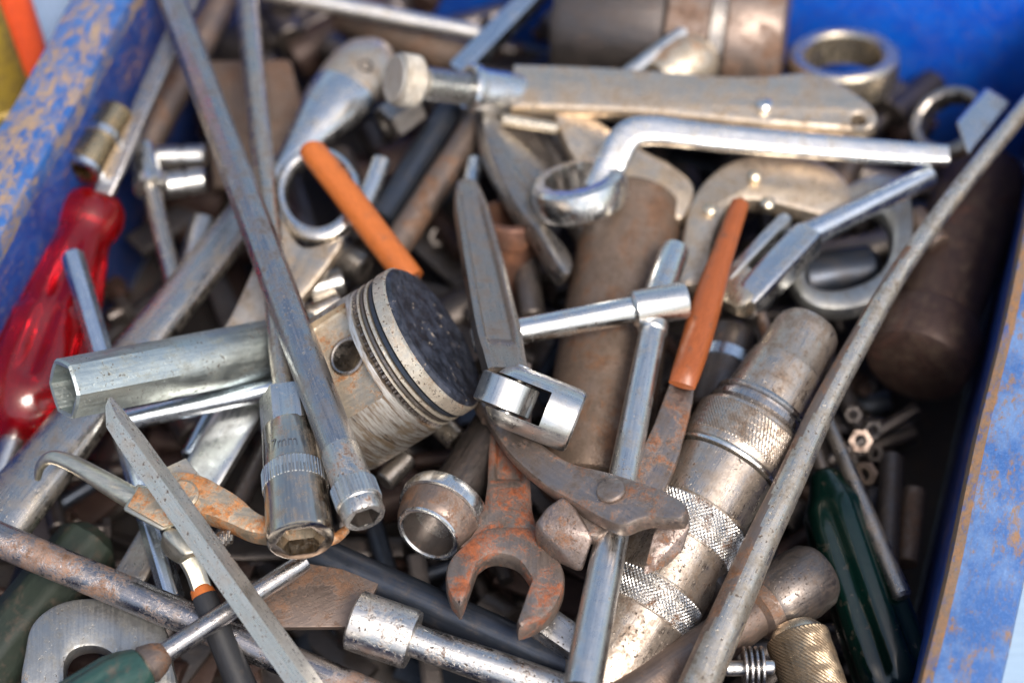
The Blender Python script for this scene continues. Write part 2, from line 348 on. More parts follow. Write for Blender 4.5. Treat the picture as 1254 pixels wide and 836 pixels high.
def sweep(pts, rad, N=20, shape=C_, zh=Vector((0, 0, 1)), closed=False, caps=True):
    """pts: local 3-D points; rad: one r, or list of r or (ry, rz)"""
    n = len(pts); pts = [Vector(p) for p in pts]; V = []; Fc = []
    if not isinstance(rad, (list, tuple)): rad = [rad] * n
    T = []
    for i in range(n):
        a = pts[i - 1] if (i > 0 or closed) else pts[i]; b = pts[(i + 1) % n] if (i < n - 1 or closed) else pts[i]; T.append((b - a).normalized())
    u = zh - T[0] * zh.dot(T[0]); u.normalize()
    for i in range(n):
        u = u - T[i] * u.dot(T[i]); u.normalize(); v = u.cross(T[i]); ry, rz = rad[i] if isinstance(rad[i], (list, tuple)) else (rad[i], rad[i])
        for j in range(N):
            th = 2 * pi * j / N; r = shape(th); V.append(tuple(pts[i] + v * (ry * r * cos(th)) + u * (rz * r * sin(th))))
    for i in range(n if closed else n - 1):
        for j in range(N):
            a = i * N + j; b = i * N + (j + 1) % N; c = ((i + 1) % n) * N; Fc.append((a, b, c + (j + 1) % N, c + j))
    if caps and not closed: Fc += [tuple(range(N))[::-1], tuple((n - 1) * N + j for j in range(N))]
    return V, Fc
def path(fr, pts, sub=6):
    """pixel path with heights (x, y, z) -> smooth local points"""
    return herm([tuple(fr.loc(P(*p[:2], p[2]))) for p in pts], False, sub)

def mesh(name, geo, mat, sharp=32, smooth=True):
    V, Fc = geo; me = bpy.data.meshes.new(name); me.from_pydata([tuple(c * S for c in v) for v in V], [], Fc); me.update()
    bm = bmesh.new(); bm.from_mesh(me); bmesh.ops.recalc_face_normals(bm, faces=bm.faces); bm.to_mesh(me); bm.free()
    if smooth:
        me.polygons.foreach_set('use_smooth', [True] * len(me.polygons)); me.set_sharp_from_angle(angle=radians(sharp))
    me.materials.append(M[mat] if isinstance(mat, str) else mat); return me
def props(o, label, cat, group=None):
    o['label'] = label; o['category'] = cat
    if group: o['group'] = group
def thing(name, label, cat, fr, group=None):
    o = bpy.data.objects.new(name, None); o.empty_display_size = .01; COL.objects.link(o); o.matrix_world = fr.mat(); props(o, label, cat, group); o['_'] = 0; del o['_']
    FRS[o.name] = fr; return o
FRS = {}
def part(par, name, geo, mat, fr=None, label=None, sharp=32, root=None):
    o = bpy.data.objects.new(name, mesh(name, geo, mat, sharp)); COL.objects.link(o); o.parent = par
    pf = FRS[par.name]; fr = fr or pf; o.matrix_basis = pf.mat().inverted() @ fr.mat(); FRS[o.name] = fr
    if label: o['label'] = label
    return o
def solo(name, label, cat, fr, geo, mat, group=None, sharp=32):
    o = bpy.data.objects.new(name, mesh(name, geo, mat, sharp)); COL.objects.link(o); o.matrix_world = fr.mat(); props(o, label, cat, group); FRS[o.name] = fr; return o
def rod(name, label, cat, a, b, za, zb, r, mat, r2=None, shape=C_, ends=2.0, group=None, N=32):
    fr = ax(a, b, za, zb); L = hypot(b[0] - a[0], b[1] - a[1]); r2 = r2 or r; e = min(ends, r * .6)
    return solo(name, label, cat, fr, loft(fr, [(0, r - e, None, shape), (e, r, None, shape), (L * .5, (r + r2) / 2, None, shape), (L - e, r2, None, shape), (L, r2 - e, None, shape)], N), mat, group)
def flatbar(name, label, cat, a, b, za, zb, hw, ht, mat, hw2=None, roll=0, group=None):
    fr = ax(a, b, za, zb, roll); L = hypot(b[0] - a[0], b[1] - a[1]); hw2 = hw2 or hw
    return solo(name, label, cat, fr, loft(fr, [(0, hw * .92, ht * .8, Q_), (3, hw, ht, Q_), (L * .5, (hw + hw2) / 2, ht, Q_), (L - 3, hw2, ht, Q_), (L, hw2 * .92, ht * .8, Q_)], 48), mat, group)
def socket_secs(L, R, ri, inner=H_, bore=.7, x0=0, open_end=1):
    s = [(x0, R - 3), (x0 + 3, R), (x0 + L - 3, R), (x0 + L, R - 2.5), (x0 + L, ri, None, inner), (x0 + L * (1 - bore), ri, None, inner)]
    return s

# ================================================================== THE SETTING
gm = metal('pale_blue_bench', (.30, .42, .55), .6, met=0, grime=.15, grimec=(.3, .3, .3))
gb = P(627, 418, -420); g = bpy.data.objects.new('ground', mesh('ground', ([(-9000, -9000, -425), (9000, -9000, -425), (9000, 9000, -425), (-9000, 9000, -425)], [(0, 1, 2, 3)]), gm)); COL.objects.link(g); g['kind'] = 'structure'

YAW = radians(17.5); BL = Vector((sin(YAW), cos(YAW), 0)); BW = Vector((cos(YAW), -sin(YAW), 0)); RZ = 40
pa = P(86, 134, RZ); pb = P(1160, 700, RZ); pc = P(1150, 133, -200) + BL * 105
W = (pb - pa).dot(BW); LB = (pc - pa).dot(BL)
bo = pa + BL * (LB - 1500); bo.z = -410                     # inner near-left floor corner
bf = Fr(bo, BL, Vector((0, 0, 1)))                           # x along the bin, y to its left
LEN = 1500.0; HH = RZ + 410
box = thing('tool_bin', 'blue painted steel bin with scuffed rusty rim, holding the whole heap of tools', 'bin', bf)
def boxm(x0, x1, y0, y1, z0, z1, b=4):
    bm = bmesh.new(); bmesh.ops.create_cube(bm, size=1)
    for v in bm.verts: v.co = Vector((x0 + (v.co.x + .5) * (x1 - x0), y0 + (v.co.y + .5) * (y1 - y0), z0 + (v.co.z + .5) * (z1 - z0)))
    bmesh.ops.bevel(bm, geom=bm.edges[:], offset=b, segments=3, profile=.5, affect='EDGES')
    bm.verts.index_update(); r = ([tuple(v.co) for v in bm.verts], [tuple(v.index for v in f.verts) for f in bm.faces]); bm.free(); return r
TK = 12
part(box, 'side_wall', boxm(-TK, LEN + TK, 0, TK, 0, HH - 6), 'blueshade')
part(box, 'side_wall', boxm(-TK, LEN + TK, -W - TK, -W, 0, HH - 6), 'blueshade')
part(box, 'end_wall', boxm(LEN, LEN + TK, -W, 0, 0, HH - 6), 'blue')
part(box, 'end_wall', boxm(-TK, 0, -W, 0, 0, HH - 6), 'blueshade')
part(box, 'floor_panel', boxm(0, LEN, -W, 0, -10, 2, 1), 'floor')
def rimgeo(y0, y1, x0=-90, x1=LEN + 90):
    """rolled flange: shallow crowned strip with turned-down lips and slight dents"""
    V = []; Fc = []; prof = [(y0, -34), (y0, -8), (y0 + (y1 - y0) * .03, -2), (y0 + (y1 - y0) * .16, 1), (y0 + (y1 - y0) * .5, 3), (y0 + (y1 - y0) * .88, 1), (y0 + (y1 - y0) * .97, -2), (y1, -8), (y1, -34)]
    n = 90
    for i in range(n + 1):
        x = x0 + (x1 - x0) * i / n; dz = 1.6 * sin(x * .021) + 1.1 * sin(x * .057 + 1); dy = 1.5 * sin(x * .017 + 2)
        V += [(x, y + dy, HH + z + dz) for y, z in prof]
    m = len(prof)
    for i in range(n):
        for j in range(m - 1): a = i * m + j; Fc.append((a, a + 1, a + m + 1, a + m))
    return V, Fc
o = part(box, 'rim', rimgeo(-2, 78), 'rimL', label='heavily scuffed tan and blue rim flange')
o = part(box, 'rim', rimgeo(-W + 2, -W - 84), 'rimR', label='sun faded blue rim flange with orange rust patches')
o.data.materials.append(M['rimE']); o.data.polygons.foreach_set('material_index', [1 if i % 8 in (0, 1, 2) else 0 for i in range(len(o.data.polygons))])
def endrim(): return boxm(LEN - 2, LEN + 80, -W, 0, HH - 8, HH + 2, 3)
part(box, 'rim', endrim(), 'rimR')

# things standing beside the bin, far out of focus
fr = Fr(P(2, 118, -100), Vector((-.05, .02, 1)), VU, 1, 1.08)
t_ = thing('paint_can', 'blurred yellow brass canister at the far left edge beside the bin', 'can', fr)
M['yel'] = metal('mustard_tin', (.42, .28, .04), .4, met=.3, grime=.4); part(t_, 'body', loft(fr, [(-300, 40), (-10, 40), (0, 43), (6, 43), (10, 38), (330, 38), (334, 30)]), 'yel'); part(t_, 'lid', loft(fr, [(330, 41), (345, 41), (348, 36)]), 'yel')
fr = Fr(P(46, 118, -170), Vector((-.06, .12, 1)), VU, 1, 1.1)
t_ = thing('orange_pipe', 'blurred glossy red orange plastic tube standing outside the bin', 'tube', fr)
M['redor'] = plastic('red_orange_plastic', (.75, .10, .03), .3, grime=.1, coat=.5); part(t_, 'tube', loft(fr, [(-240, 30), (470, 30), (474, 26), (474, 20), (380, 20)]), 'redor'); part(t_, 'collar', loft(fr, [(440, 31), (442, 34), (478, 34), (480, 31)]), 'redor')
fr = Fr(P(85, 60, -200), Vector((.02, .1, 1)), VU, 1, 1.1)
t_ = thing('blue_crate', 'pale blue plastic crate corner just past the left rim', 'crate', fr)
M['pale'] = plastic('pale_blue_plastic', (.36, .50, .72), .4, grime=.1); M['vivid'] = plastic('vivid_blue_plastic', (.01, .13, .75), .35, grime=.05)
part(t_, 'panel', loft(fr, [(-200, 40, 22, Q_), (-195, 44, 24, Q_), (395, 44, 24, Q_), (400, 40, 22, Q_)], 40), 'pale'); part(t_, 'edge', loft(fr, [(-200, 14, 26, Q_, -58), (400, 14, 26, Q_, -58)], 40), 'vivid')

# ================================================================== THE HEAP, upper layers
# ---- piston -------------------------------------------------------------
pn = (.85 * .96, .52 * .96, .28)
fr = cf((535, 410), 50, pn)                                   # x = crown normal, z = mostly towards the viewer
pis = thing('engine_piston', 'rusty stained engine piston with black carbon crown, lying in the middle of the heap', 'piston', fr)
def bool_cut(geo, cutters):
    o = bpy.data.objects.new('tmp', mesh('tmp', geo, 'skirt')); COL.objects.link(o); tmp = []
    for c in cutters:
        q = bpy.data.objects.new('cut', mesh('cut', c, 'bossrust')); COL.objects.link(q); tmp.append(q)
        md = o.modifiers.new('b', 'BOOLEAN'); md.object = q; md.operation = 'DIFFERENCE'; md.solver = 'EXACT'; md.material_mode = 'TRANSFER'
    bpy.context.view_layer.update(); dg = bpy.context.evaluated_depsgraph_get()
    me = bpy.data.meshes.new_from_object(o.evaluated_get(dg))
    for q in tmp + [o]: bpy.data.objects.remove(q)
    return me
part(pis, 'crown', loft(fr, [(-3, 4), (-3, 66), (-2, 80), (0, 87), (-1, 93), (-5, 97), (-9, 97)], 96, (1, 0)), 'crown')
part(pis, 'top_land', loft(fr, [(-6, 97), (-8, 100), (-23, 100.5), (-24, 99), (-24, 88)], 96, (0, 0)), 'alu')
part(pis, 'piston_ring', loft(fr, [(-25.5, 88), (-25.5, 96.5), (-26.5, 98), (-31, 98), (-32, 96.5), (-32, 88)], 96, (0, 0)), 'black')
part(pis, 'ring_land', loft(fr, [(-33.5, 88), (-33.5, 98.5), (-34.2, 99.5), (-37, 99.5), (-38, 98.5), (-38, 88)], 96, (0, 0)), 'alu')
part(pis, 'piston_ring', loft(fr, [(-39.5, 88), (-39.5, 96.5), (-40.3, 98), (-43.5, 98), (-44.3, 96.5), (-44.3, 88)], 96, (0, 0)), 'gun')
part(pis, 'groove_core', loft(fr, [(-20, 91), (-58, 91)], 64, (0, 0)), 'black')
part(pis, 'ring_land', loft(fr, [(-45.5, 88), (-45.5, 98.5), (-46.2, 99.5), (-48, 99.5), (-48.7, 98.5), (-48.7, 88)], 96, (0, 0)), 'alu')
part(pis, 'oil_ring', loft(fr, [(-49.5, 90), (-49.5, 98, None, GEAR(84, .06)), (-54.5, 98, None, GEAR(84, .06)), (-54.5, 90)], 336, (0, 0)), 'gun')
body = loft(fr, [(-56, 10), (-56, 97), (-57, 99.5), (-64, 100), (-150, 100.5), (-160, 100), (-162, 98), (-162, 60), (-150, 56), (-150, 8)], 128)
PHI = radians(30)                                            # boss direction about the axis, measured from +z
def boss(bx):
    V, Fc = bx; c, s_ = cos(PHI), sin(PHI); k = fr.k
    return [(x * k, (y * c + z * s_) * k, (-y * s_ + z * c) * k) for x, y, z in V], Fc
cut1 = boss(boxm(-124, -64, -78, 60, 66, 140, 6)); cut2 = boss(boxm(-190, -118, -44, 44, 74, 140, 5)); cut4 = boss(boxm(-190, -150, -90, 90, 40, 140, 5))
V3, F3 = loft(Fr(Vector((0, 0, 0)), Vector((0, 0, 1)), Vector((1, 0, 0))), [(20, 22), (150, 22)], 40)
def onboss(V, x): return boss(([(x + v[1], v[2], v[0]) for v in V], F3))
o = bpy.data.objects.new('skirt', bool_cut(body, [cut1, cut2, cut4, onboss(V3, -92)])); COL.objects.link(o); o.parent = pis; FRS[o.name] = fr
o.data.polygons.foreach_set('use_smooth', [True] * len(o.data.polygons)); o.data.set_sharp_from_angle(angle=radians(28))
V3, F3 = loft(Fr(Vector((0, 0, 0)), Vector((0, 0, 1)), Vector((1, 0, 0))), [(25, 19), (67, 19), (69, 20), (70, 22), (69, 24.5), (60, 25)], 48, (0, 0))
part(o, 'pin_bush', onboss(V3, -92), 'steel')

# ---- open-end wrench in front ------------------------------------------
fr = ax((626, 505), (619, 735), -52, 2)
t_ = thing('open_end_wrench', 'red rusted open end wrench with its jaws pointing down in front centre', 'wrench', fr)
part(t_, 'jaw_head', pl(fr, [(596, 655), (572, 672), (553, 690), (546, 712), (551, 735), (563, 753, 1), (567, 748, 1), (585, 697, 1), (600, 687), (618, 687), (636, 695), (651, 716, 1), (633, 768, 1), (635, 778, 1), (660, 768), (680, 750), (691, 722), (688, 700), (675, 680), (655, 655)], 30, 6), 'redrust')
def Ibeam(dep):
    pts = [(1, -1), (1, 1), (.62, 1), (.55, 1 - dep), (-.55, 1 - dep), (-.62, 1), (-1, 1), (-1, -1), (-.62, -1), (-.55, -1 + dep), (.55, -1 + dep), (.62, -1)]
    return pts
def polyloft(fr, secs):
    """secs: (x, hw, ht, recess) I-section shank"""
    V = []; Fc = []; N = 20
    for x, hw, ht, dp in secs:
        b = .12; q = [(1, -1 + 2 * b), (1, 1 - 2 * b), (1 - b, 1 - b * .6), (.74, 1), (.66, 1 - dp * .25), (.56, 1 - dp), (-.56, 1 - dp), (-.66, 1 - dp * .25), (-.74, 1), (-1 + b, 1 - b * .6)]
        q = q + [(-y, -z) for y, z in q]
        V += [(x * fr.kx, y * hw * fr.k, z * ht * fr.k) for y, z in q]
    for j in range(len(secs) - 1):
        for i in range(N): a = j * N + i; b_ = j * N + (i + 1) % N; Fc.append((a, b_, b_ + N, a + N))
    Fc += [tuple(range(N))[::-1], tuple((len(secs) - 1) * N + i for i in range(N))]
    return V, Fc
part(t_, 'shank', polyloft(fr, [(-60, 24, 11, .7), (0, 25, 11, .7), (60, 26, 12, .7), (88, 26, 12, .7), (96, 26, 12, .12), (102, 26.5, 12, 0), (130, 29, 12, 0), (148, 34, 12, 0), (162, 43, 11.5, 0), (174, 56, 10, 0)]), 'redrust', sharp=26)

# ---- pincers with orange handles ---------------------------------------
fr = ax((748, 603), (835, 455), 44, 10)
pin = thing('end_cutting_pincers', 'rusty long pincers with two orange dipped handles and a round pivot rivet', 'pincers', fr)
f2 = ax((600, 512), (748, 603), -22, 52)
up_ = part(pin, 'upper_lever', pl(f2, [(592, 503), (608, 506), (642, 529), (674, 556), (704, 574), (748, 585), (796, 600), (822, 611), (842, 624), (838, 640), (820, 642), (800, 640), (784, 643), (762, 650), (738, 641), (700, 619), (670, 601), (626, 562), (596, 518)], 24, 5), 'plier', f2)
lo_ = part(pin, 'lower_lever', pl(fr, [(850, 474, 1), (822, 466, 1), (811, 494), (797, 530), (780, 562), (758, 590), (735, 610), (704, 608), (684, 622), (700, 652), (728, 662), (744, 656), (772, 642), (806, 616), (828, 570), (838, 534), (847, 500)], 20, 4, zc=-22), 'plier', sharp=40)
part(lo_, 'jaw', hull(fr, [(654, 642, 38), (670, 619, 46), (689, 607, 50), (702, 616, 50), (706, 634, 46), (727, 657, 40), (712, 703, 10), (680, 689, 2), (656, 665, 4), (662, 650, -14), (690, 630, -14), (722, 660, -10)], 4), 'jaw')
part(up_, 'jaw', hull(fr, [(808, 634, 46), (818, 622, 50), (838, 622, 50), (846, 642, 46), (800, 652, 46), (836, 674, 32), (816, 694, 28), (786, 706, 30), (796, 668, 36), (836, 650, 4), (812, 650, 4)], 4), 'jaw', fr)
piv = P(749, 603, 66); fv = Fr(piv - f2.z * 34, f2.z, VR, .93, .93)
part(up_, 'pivot_rivet', loft(fv, [(0, 15), (38, 15), (38, 18), (41, 18.5), (44, 17), (46, 12)], 40), 'plier', fv)
hp = path(fr, [(835, 472, 15), (852, 420, 6), (872, 350, -2), (890, 296, -8), (908, 244, -14)])
ng = len(hp); gr_ = []
for i in range(ng):
    q = i / (ng - 1); w_ = 16.8 + 2.2 * sin(pi * min(1, q * 1.6)) - 5.5 * max(0, q - .45) / .55; gr_.append((w_, w_ * .86))
gr_[0] = (16.5, 5); gr_[1] = (17, 10); gr_[-1] = (4.5, 4)
part(lo_, 'handle_grip', sweep(hp, gr_, 28), 'orange2')
f3 = ax((388, 188), (520, 350), -6, -30)
hp = path(f3, [(383, 185, -4), (388, 192, -4.5), (424, 238, -11), (460, 286, -18), (494, 330, -25), (504, 343, -28)])
part(up_, 'handle_grip', sweep(hp, [8, 15] + [17.2 + 1.6 * sin(pi * i / len(hp)) for i in range(len(hp) - 2)], 28), 'orange', f3)
hp = path(f3, [(502, 341, -28), (552, 428, -40), (600, 512, -24)]); part(up_, 'tang', sweep(hp, [11.5] * len(hp), 20), 'plier', f3)

# ---- flex socket wrench --------------------------------------------------
fr = ax((566, 205), (622, 470), -38, 52, roll=-14)
fx = thing('flex_head_wrench', 'flex head wrench with grooved flat shank and short swivelling chrome socket', 'wrench', fr)
part(fx, 'shank', polyloft(fr, [(22, 9, 7, 0), (28, 14, 10, 0), (44, 18, 11, .1), (58, 20.5, 12, .7), (140, 25, 12, .7), (200, 27, 12, .7), (222, 27, 12, .7), (232, 26, 12, .1), (240, 25, 13, 0), (262, 24, 14, 0)]), 'shank', sharp=26)
fs = ax((607, 478), (706, 517), 56, 40)
D_ = hypot(99, 39)
sk = loft(fs, [(-8, 12), (-4, 24), (2, 32), (10, 37.5), (20, 40), (D_ - 6, 40), (D_ - 2, 38.5), (D_, 35), (D_, 22, None, H_), (60, 22, None, H_)], 64)
slot = boxm(-40, 66 * fs.kx, -21, 21, -60, 60, 1); slot = ([(x, y, z) for x, y, z in slot[0]], slot[1])
c_, s_ = cos(radians(28)), sin(radians(28))
slot = ([(x, (y * c_ - z * s_), (y * s_ + z * c_)) for x, y, z in slot[0]], slot[1])
tm = M['skirt']; M['skirt'] = M['satin']; tb = M['bossrust']; M['bossrust'] = M['dark']
o = bpy.data.objects.new('socket', bool_cut(sk, [slot])); M['skirt'] = tm; M['bossrust'] = tb
COL.objects.link(o); o.parent = fx; o.matrix_basis = fr.mat().inverted() @ fs.mat(); FRS[o.name] = fs
o.data.polygons.foreach_set('use_smooth', [True] * len(o.data.polygons)); o.data.set_sharp_from_angle(angle=radians(28))
ft = Fr(fs.o + fs.x * 14 * fs.kx, fs.y * c_ + fs.z * s_, fs.x, fs.kx, fs.k)
part(fx, 'tongue', loft(ft, [(-19, 34), (-17.5, 37), (17.5, 37), (19, 34)], 56), 'satin', ft)
fp = Fr(fs.o + fs.x * 22 * fs.kx, fs.y * c_ + fs.z * s_, fs.x, fs.kx, fs.k)
part(o, 'hinge_pin', loft(fp, [(-39, 9), (-38, 10), (39.5, 10), (40.6, 9.4), (40.6, 7.8), (39.6, 7.2), (39.6, 1)], 32), 'satin', fp)

# ---- sliding T-bar wrench --------------------------------------------------
fr = ax((800, 400), (712, 845), 10, 22)
tb_ = thing('tee_bar_wrench', 'chrome T bar wrench whose long shaft runs down under the pincers pivot', 'wrench', fr)
Lp = hypot(88, 445)
part(tb_, 'shaft', loft(fr, [(-34, 15), (-6, 15), (-4, 19), (6, 19.5), (9, 17), (60, 17.5), (190, 19), (320, 21.5), (Lp, 23)], 40), 'satin')
fh = ax((774, 379), (841, 367), 22, 20)
part(tb_, 'head', loft(fh, [(0, 20), (3, 23), (64, 23.5), (67, 22), (68, 19)], 48), 'satin', fh)
fh = ax((578, 417), (780, 378), 8, 20)
part(tb_, 'sliding_bar', loft(fh, [(0, 14), (3, 16.5), (130, 16.5), (200, 17)], 40), 'chrome', fh)
fh = ax((806, 362), (828, 303), 10, -2)
part(tb_, 'drive_end', loft(fh, [(-30, 18), (20, 18.5), (52, 18.5), (60, 17), (64, 12), (64, 8)], 40), 'chrome', fh)

# ---- impact driver -----------------------------------------------------------
fr = ax((990, 404), (752, 806), -14, -92)
imp = thing('impact_driver', 'thick brown steel impact driver with knurled bands and stepped nose', 'impact driver', fr)
part(imp, 'nose', loft(fr, [(-14, 20), (-10, 33), (-2, 40), (8, 43), (52, 46), (56, 49), (60, 50), (120, 55), (124, 55)], 64), 'driver')
part(imp, 'lock_ring', loft(fr, [(112, 52), (114, 60), (118, 62), (121, 60), (122, 58), (126, 58), (127, 63), (134, 64), (137, 60)], 72), 'steelb')
co_ = part(imp, 'collar', loft(fr, [(134, 50), (138, 62), (142, 67), (150, 68.5), (192, 68.5), (196, 67), (197, 60)], 72), 'driver')
part(co_, 'knurling', knurl(fr, 146, 188, 70.4, 90, 1.8, 's'), 'driver')
part(imp, 'ring', loft(fr, [(197, 60), (197, 68), (200, 70), (203, 69), (204, 60)], 72), 'chrome')
bd_ = part(imp, 'body', loft(fr, [(204, 60), (206, 64), (268, 65), (270, 63.5), (314, 63.5), (316, 65), (372, 65), (374, 63.5), (412, 63.5), (414, 65), (470, 64), (500, 60), (512, 54), (512, 40)], 72), 'driver')
part(bd_, 'knurl_band', knurl(fr, 270, 314, 65.6, 74, 2.6, 'd'), 'speck')
part(bd_, 'knurl_band', knurl(fr, 374, 412, 65.6, 74, 2.6, 'd'), 'speck')

# ---- pry bar -------------------------------------------------------------------
fr = ax((1100, 335), (858, 842), 8, -6)
hp = path(fr, [(1275, 108, 6), (1254, 134, 6), (1180, 225, 8), (1106, 326, 8), (1058, 408, 8), (1008, 500, 6), (968, 588, 4), (930, 668, 0), (894, 750, -4), (852, 848, -8)])
n = len(hp); rr = []
for i in range(n):
    q = i / (n - 1); e = max(0, (q - .25) / .75); rr.append((12 + 12 * e ** 1.1, 12 + 11 * e ** 1.1))
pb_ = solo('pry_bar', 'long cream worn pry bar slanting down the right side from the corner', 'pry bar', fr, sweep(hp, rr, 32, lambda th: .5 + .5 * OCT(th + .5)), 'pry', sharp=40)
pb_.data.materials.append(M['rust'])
for p in pb_.data.polygons:                                   # faces turned towards the driver take the darker rust material
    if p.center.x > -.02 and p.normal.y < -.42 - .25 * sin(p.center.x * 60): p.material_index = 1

# ---- long extension bars -----------------------------------------------------------
fr = ax((190, -55), (446, 632), 16, 80)
L = hypot(256, 689)
t_ = thing('spinner_bar', 'longest grey steel bar, from the top left down to a small knurled hex socket', 'socket bar', fr)
part(t_, 'shaft', loft(fr, [(0, 18.5, None, OCT), (200, 19.5, None, OCT), (430, 20.5, None, OCT), (540, 21), (L - 70, 21.5)], 48), 'steelb')
sk_ = part(t_, 'socket', loft(fr, [(L - 75, 21), (L - 70, 22.5), (L - 36, 23.5), (L - 35, 25), (L - 34, 25.5), (L - 14, 25.5), (L - 13, 24.5), (L - 3, 24.5), (L, 22.5), (L, 17.5, None, H_), (L - 50, 17, None, H_)], 48), 'speck')
part(sk_, 'bore', loft(fr, [(L - .6, 16.4, None, H_), (L - 40, 15.6, None, H_)], 48, (0, 1)), 'bore')  # dark lining: the shade of the hole is in its colour
part(sk_, 'knurl_band', loft(fr, [(L - 35, 24), (L - 34, 26.6, None, GEAR(40, .045)), (L - 16, 26.6, None, GEAR(40, .045)), (L - 15, 24)], 160, (0, 0)), 'satin')
fr = ax((296, -60), (368, 660), -62, 54)
L = hypot(72, 722)
t_ = thing('socket_extension', 'slim extension bar ending in the bright six point deep socket, bottom left of centre', 'socket bar', fr)
part(t_, 'shaft', loft(fr, [(0, 14), (300, 14.5), (L - 150, 14.8), (L - 140, 14.8)], 36), 'warm')
part(t_, 'hex_collar', loft(fr, [(L - 152, 22, None, H_), (L - 147, 31, None, H_), (L - 112, 32, None, H_), (L - 109, 30, None, C_)], 48), 'satin')
sk_ = part(t_, 'socket', loft(fr, [(L - 112, 30), (L - 109, 31.5), (L - 70, 34), (L - 69, 35), (L - 50, 35.5), (L - 48, 35), (L - 5, 37), (L - 1, 36), (L, 33.5), (L, 27, None, H_), (L - 60, 26, None, H_)], 72), 'sockchrome')
part(sk_, 'bore', loft(fr, [(L - 14, 26.6, None, H_), (L - 50, 25.6, None, H_)], 48, (0, 1)), 'bossrust')
part(sk_, 'knurl_band', loft(fr, [(L - 69, 34), (L - 68, 36.4, None, GEAR(54, .035)), (L - 51, 36.6, None, GEAR(54, .035)), (L - 50, 34)], 216, (0, 0)), 'satin')
def wrap_text(par, fr, body, size, x, th0, R, mat):
    cu = bpy.data.curves.new('t', 'FONT'); cu.body = body; cu.size = size; ob = bpy.data.objects.new('t', cu); COL.objects.link(ob); bpy.context.view_layer.update()
    me = bpy.data.meshes.new_from_object(ob.evaluated_get(bpy.context.evaluated_depsgraph_get())); V = [(v.co.x, v.co.y) for v in me.vertices]; Fc = [tuple(p.vertices) for p in me.polygons]
    bpy.data.objects.remove(ob); k = fr.k
    geo = ([((x - v) * fr.kx, R * k * cos(th0 - u / R), R * k * sin(th0 - u / R)) for u, v in V], Fc)
    part(par, 'stamped_mark', geo, mat)
wrap_text(sk_, fr, '17mm', 16, L - 78, radians(143), 33.6, 'steel')

# ---- square file bar ---------------------------------------------------------------
fr = ax((128, 494), (384, 852), 98, 4)
L = hypot(256, 358)
solo('square_bar', 'chalky white square bar with a slanting cut tip, lying over the circlip pliers', 'bar', fr, loft(fr, [(0, 3, 4, SQ, 8, 6), (5, 7, 7, SQ, 5, 5), (26, 15, 15, SQ), (60, 17, 17, SQ), (L, 19, 19, SQ)], 48), 'cream', sharp=25)

# ---- box spanner tube -----------------------------------------------------------------
fr = ax((78, 476), (345, 424), 72, -52, roll=24)
L = hypot(269, 50)
solo('tube_spanner', 'grey zinc plated tube spanner with a hexagonal open end beside the red handle', 'spanner', fr, loft(fr, [(60, 31, None, H_), (0, 32, None, H_), (-1, 36, None, HR), (2, 38.5, None, HR), (112, 38.5, None, HR), (126, 37.6, None, lambda th: .5 * (HR(th) + 1)), (140, 37), (L + 40, 37), (L + 42, 34)], 60), 'zinc', sharp=25)
rod('chrome_rod', 'thin chrome rod lying directly under the zinc tube spanner', 'rod', (150, 515), (345, 474), -52, -50, 13, 'chromeb')
rod('hex_bar', 'slim bright hexagonal bar standing over the red screwdriver handle', 'bar', (88, 310), (212, 735), -38, -98, 14.5, 'chromeb', shape=H_)

# ---- red screwdriver ------------------------------------------------------------------
fr = ax((118, 248), (8, 560), -105, -125, roll=20)
t_ = thing('red_screwdriver', 'screwdriver with a clear red fluted handle against the left wall', 'screwdriver', fr)
A_ = lambda d: FLUTE(6, d)
part(t_, 'handle', loft(fr, [(-10, 8), (-7, 24), (0, 35), (10, 41), (24, 42), (36, 38), (48, 34), (60, 35, None, A_(.03)), (80, 40, None, A_(.12)), (120, 48, None, A_(.15)), (148, 52, None, A_(.14)), (156, 51, None, A_(.04)), (164, 55, None, A_(.06)), (176, 60, None, A_(.17)), (220, 64, None, A_(.19)), (248, 65, None, A_(.15)), (258, 64, None, A_(.03)), (272, 62), (292, 54), (304, 42), (310, 26)], 96), 'red', sharp=50)
part(t_, 'blade', loft(fr, [(260, 15), (345, 14), (420, 14)], 32), 'satin')

# ---- circlip pliers ------------------------------------------------------------------
fr = ax((150, 618), (330, 650), 0, 8)
cp = thing('circlip_pliers', 'circlip pliers with one bent tip, rusty jaws and an orange ringed black grip', 'pliers', fr)
hp = path(fr, [(46, 586, -34), (50, 570, -14), (64, 560, 2), (90, 568, 6), (125, 588, 6), (166, 612, 6)])
part(cp, 'bent_tip', sweep(hp, [4 + 9.5 * min(1, i / (len(hp) - 1) * 1.1) for i in range(len(hp))], 24), 'clip')
jb_ = part(cp, 'jaw_block', hull(fr, [(150, 624, 18), (168, 592, 20), (216, 606, 20), (242, 632, 20), (198, 650, 18), (150, 624, -22), (168, 592, -22), (242, 632, -20), (198, 650, -22)], 3.5), 'clip', label='pale nickel block')
part(jb_, 'rusty_cover', pl(fr, [(156, 620, 1), (170, 596, 1), (214, 608), (238, 630), (200, 645, 1)], 4, 1.2, zc=20), 'clipr')
part(cp, 'jaw', pl(fr, [(196, 588), (222, 584), (248, 588), (275, 602), (297, 616), (318, 634), (352, 648), (352, 662), (312, 660), (286, 650), (262, 640), (240, 634), (216, 620), (200, 605)], 34, 6, zc=8), 'clipr')
part(cp, 'rivet', loft(Fr(fr.o + fr.x * 75 * fr.kx + fr.y * 12, fr.z, VR), [(20, 20), (28, 20), (30, 17), (30, 8)], 36), 'clipr', Fr(fr.o + fr.x * 75 * fr.kx + fr.y * 12, fr.z, VR))
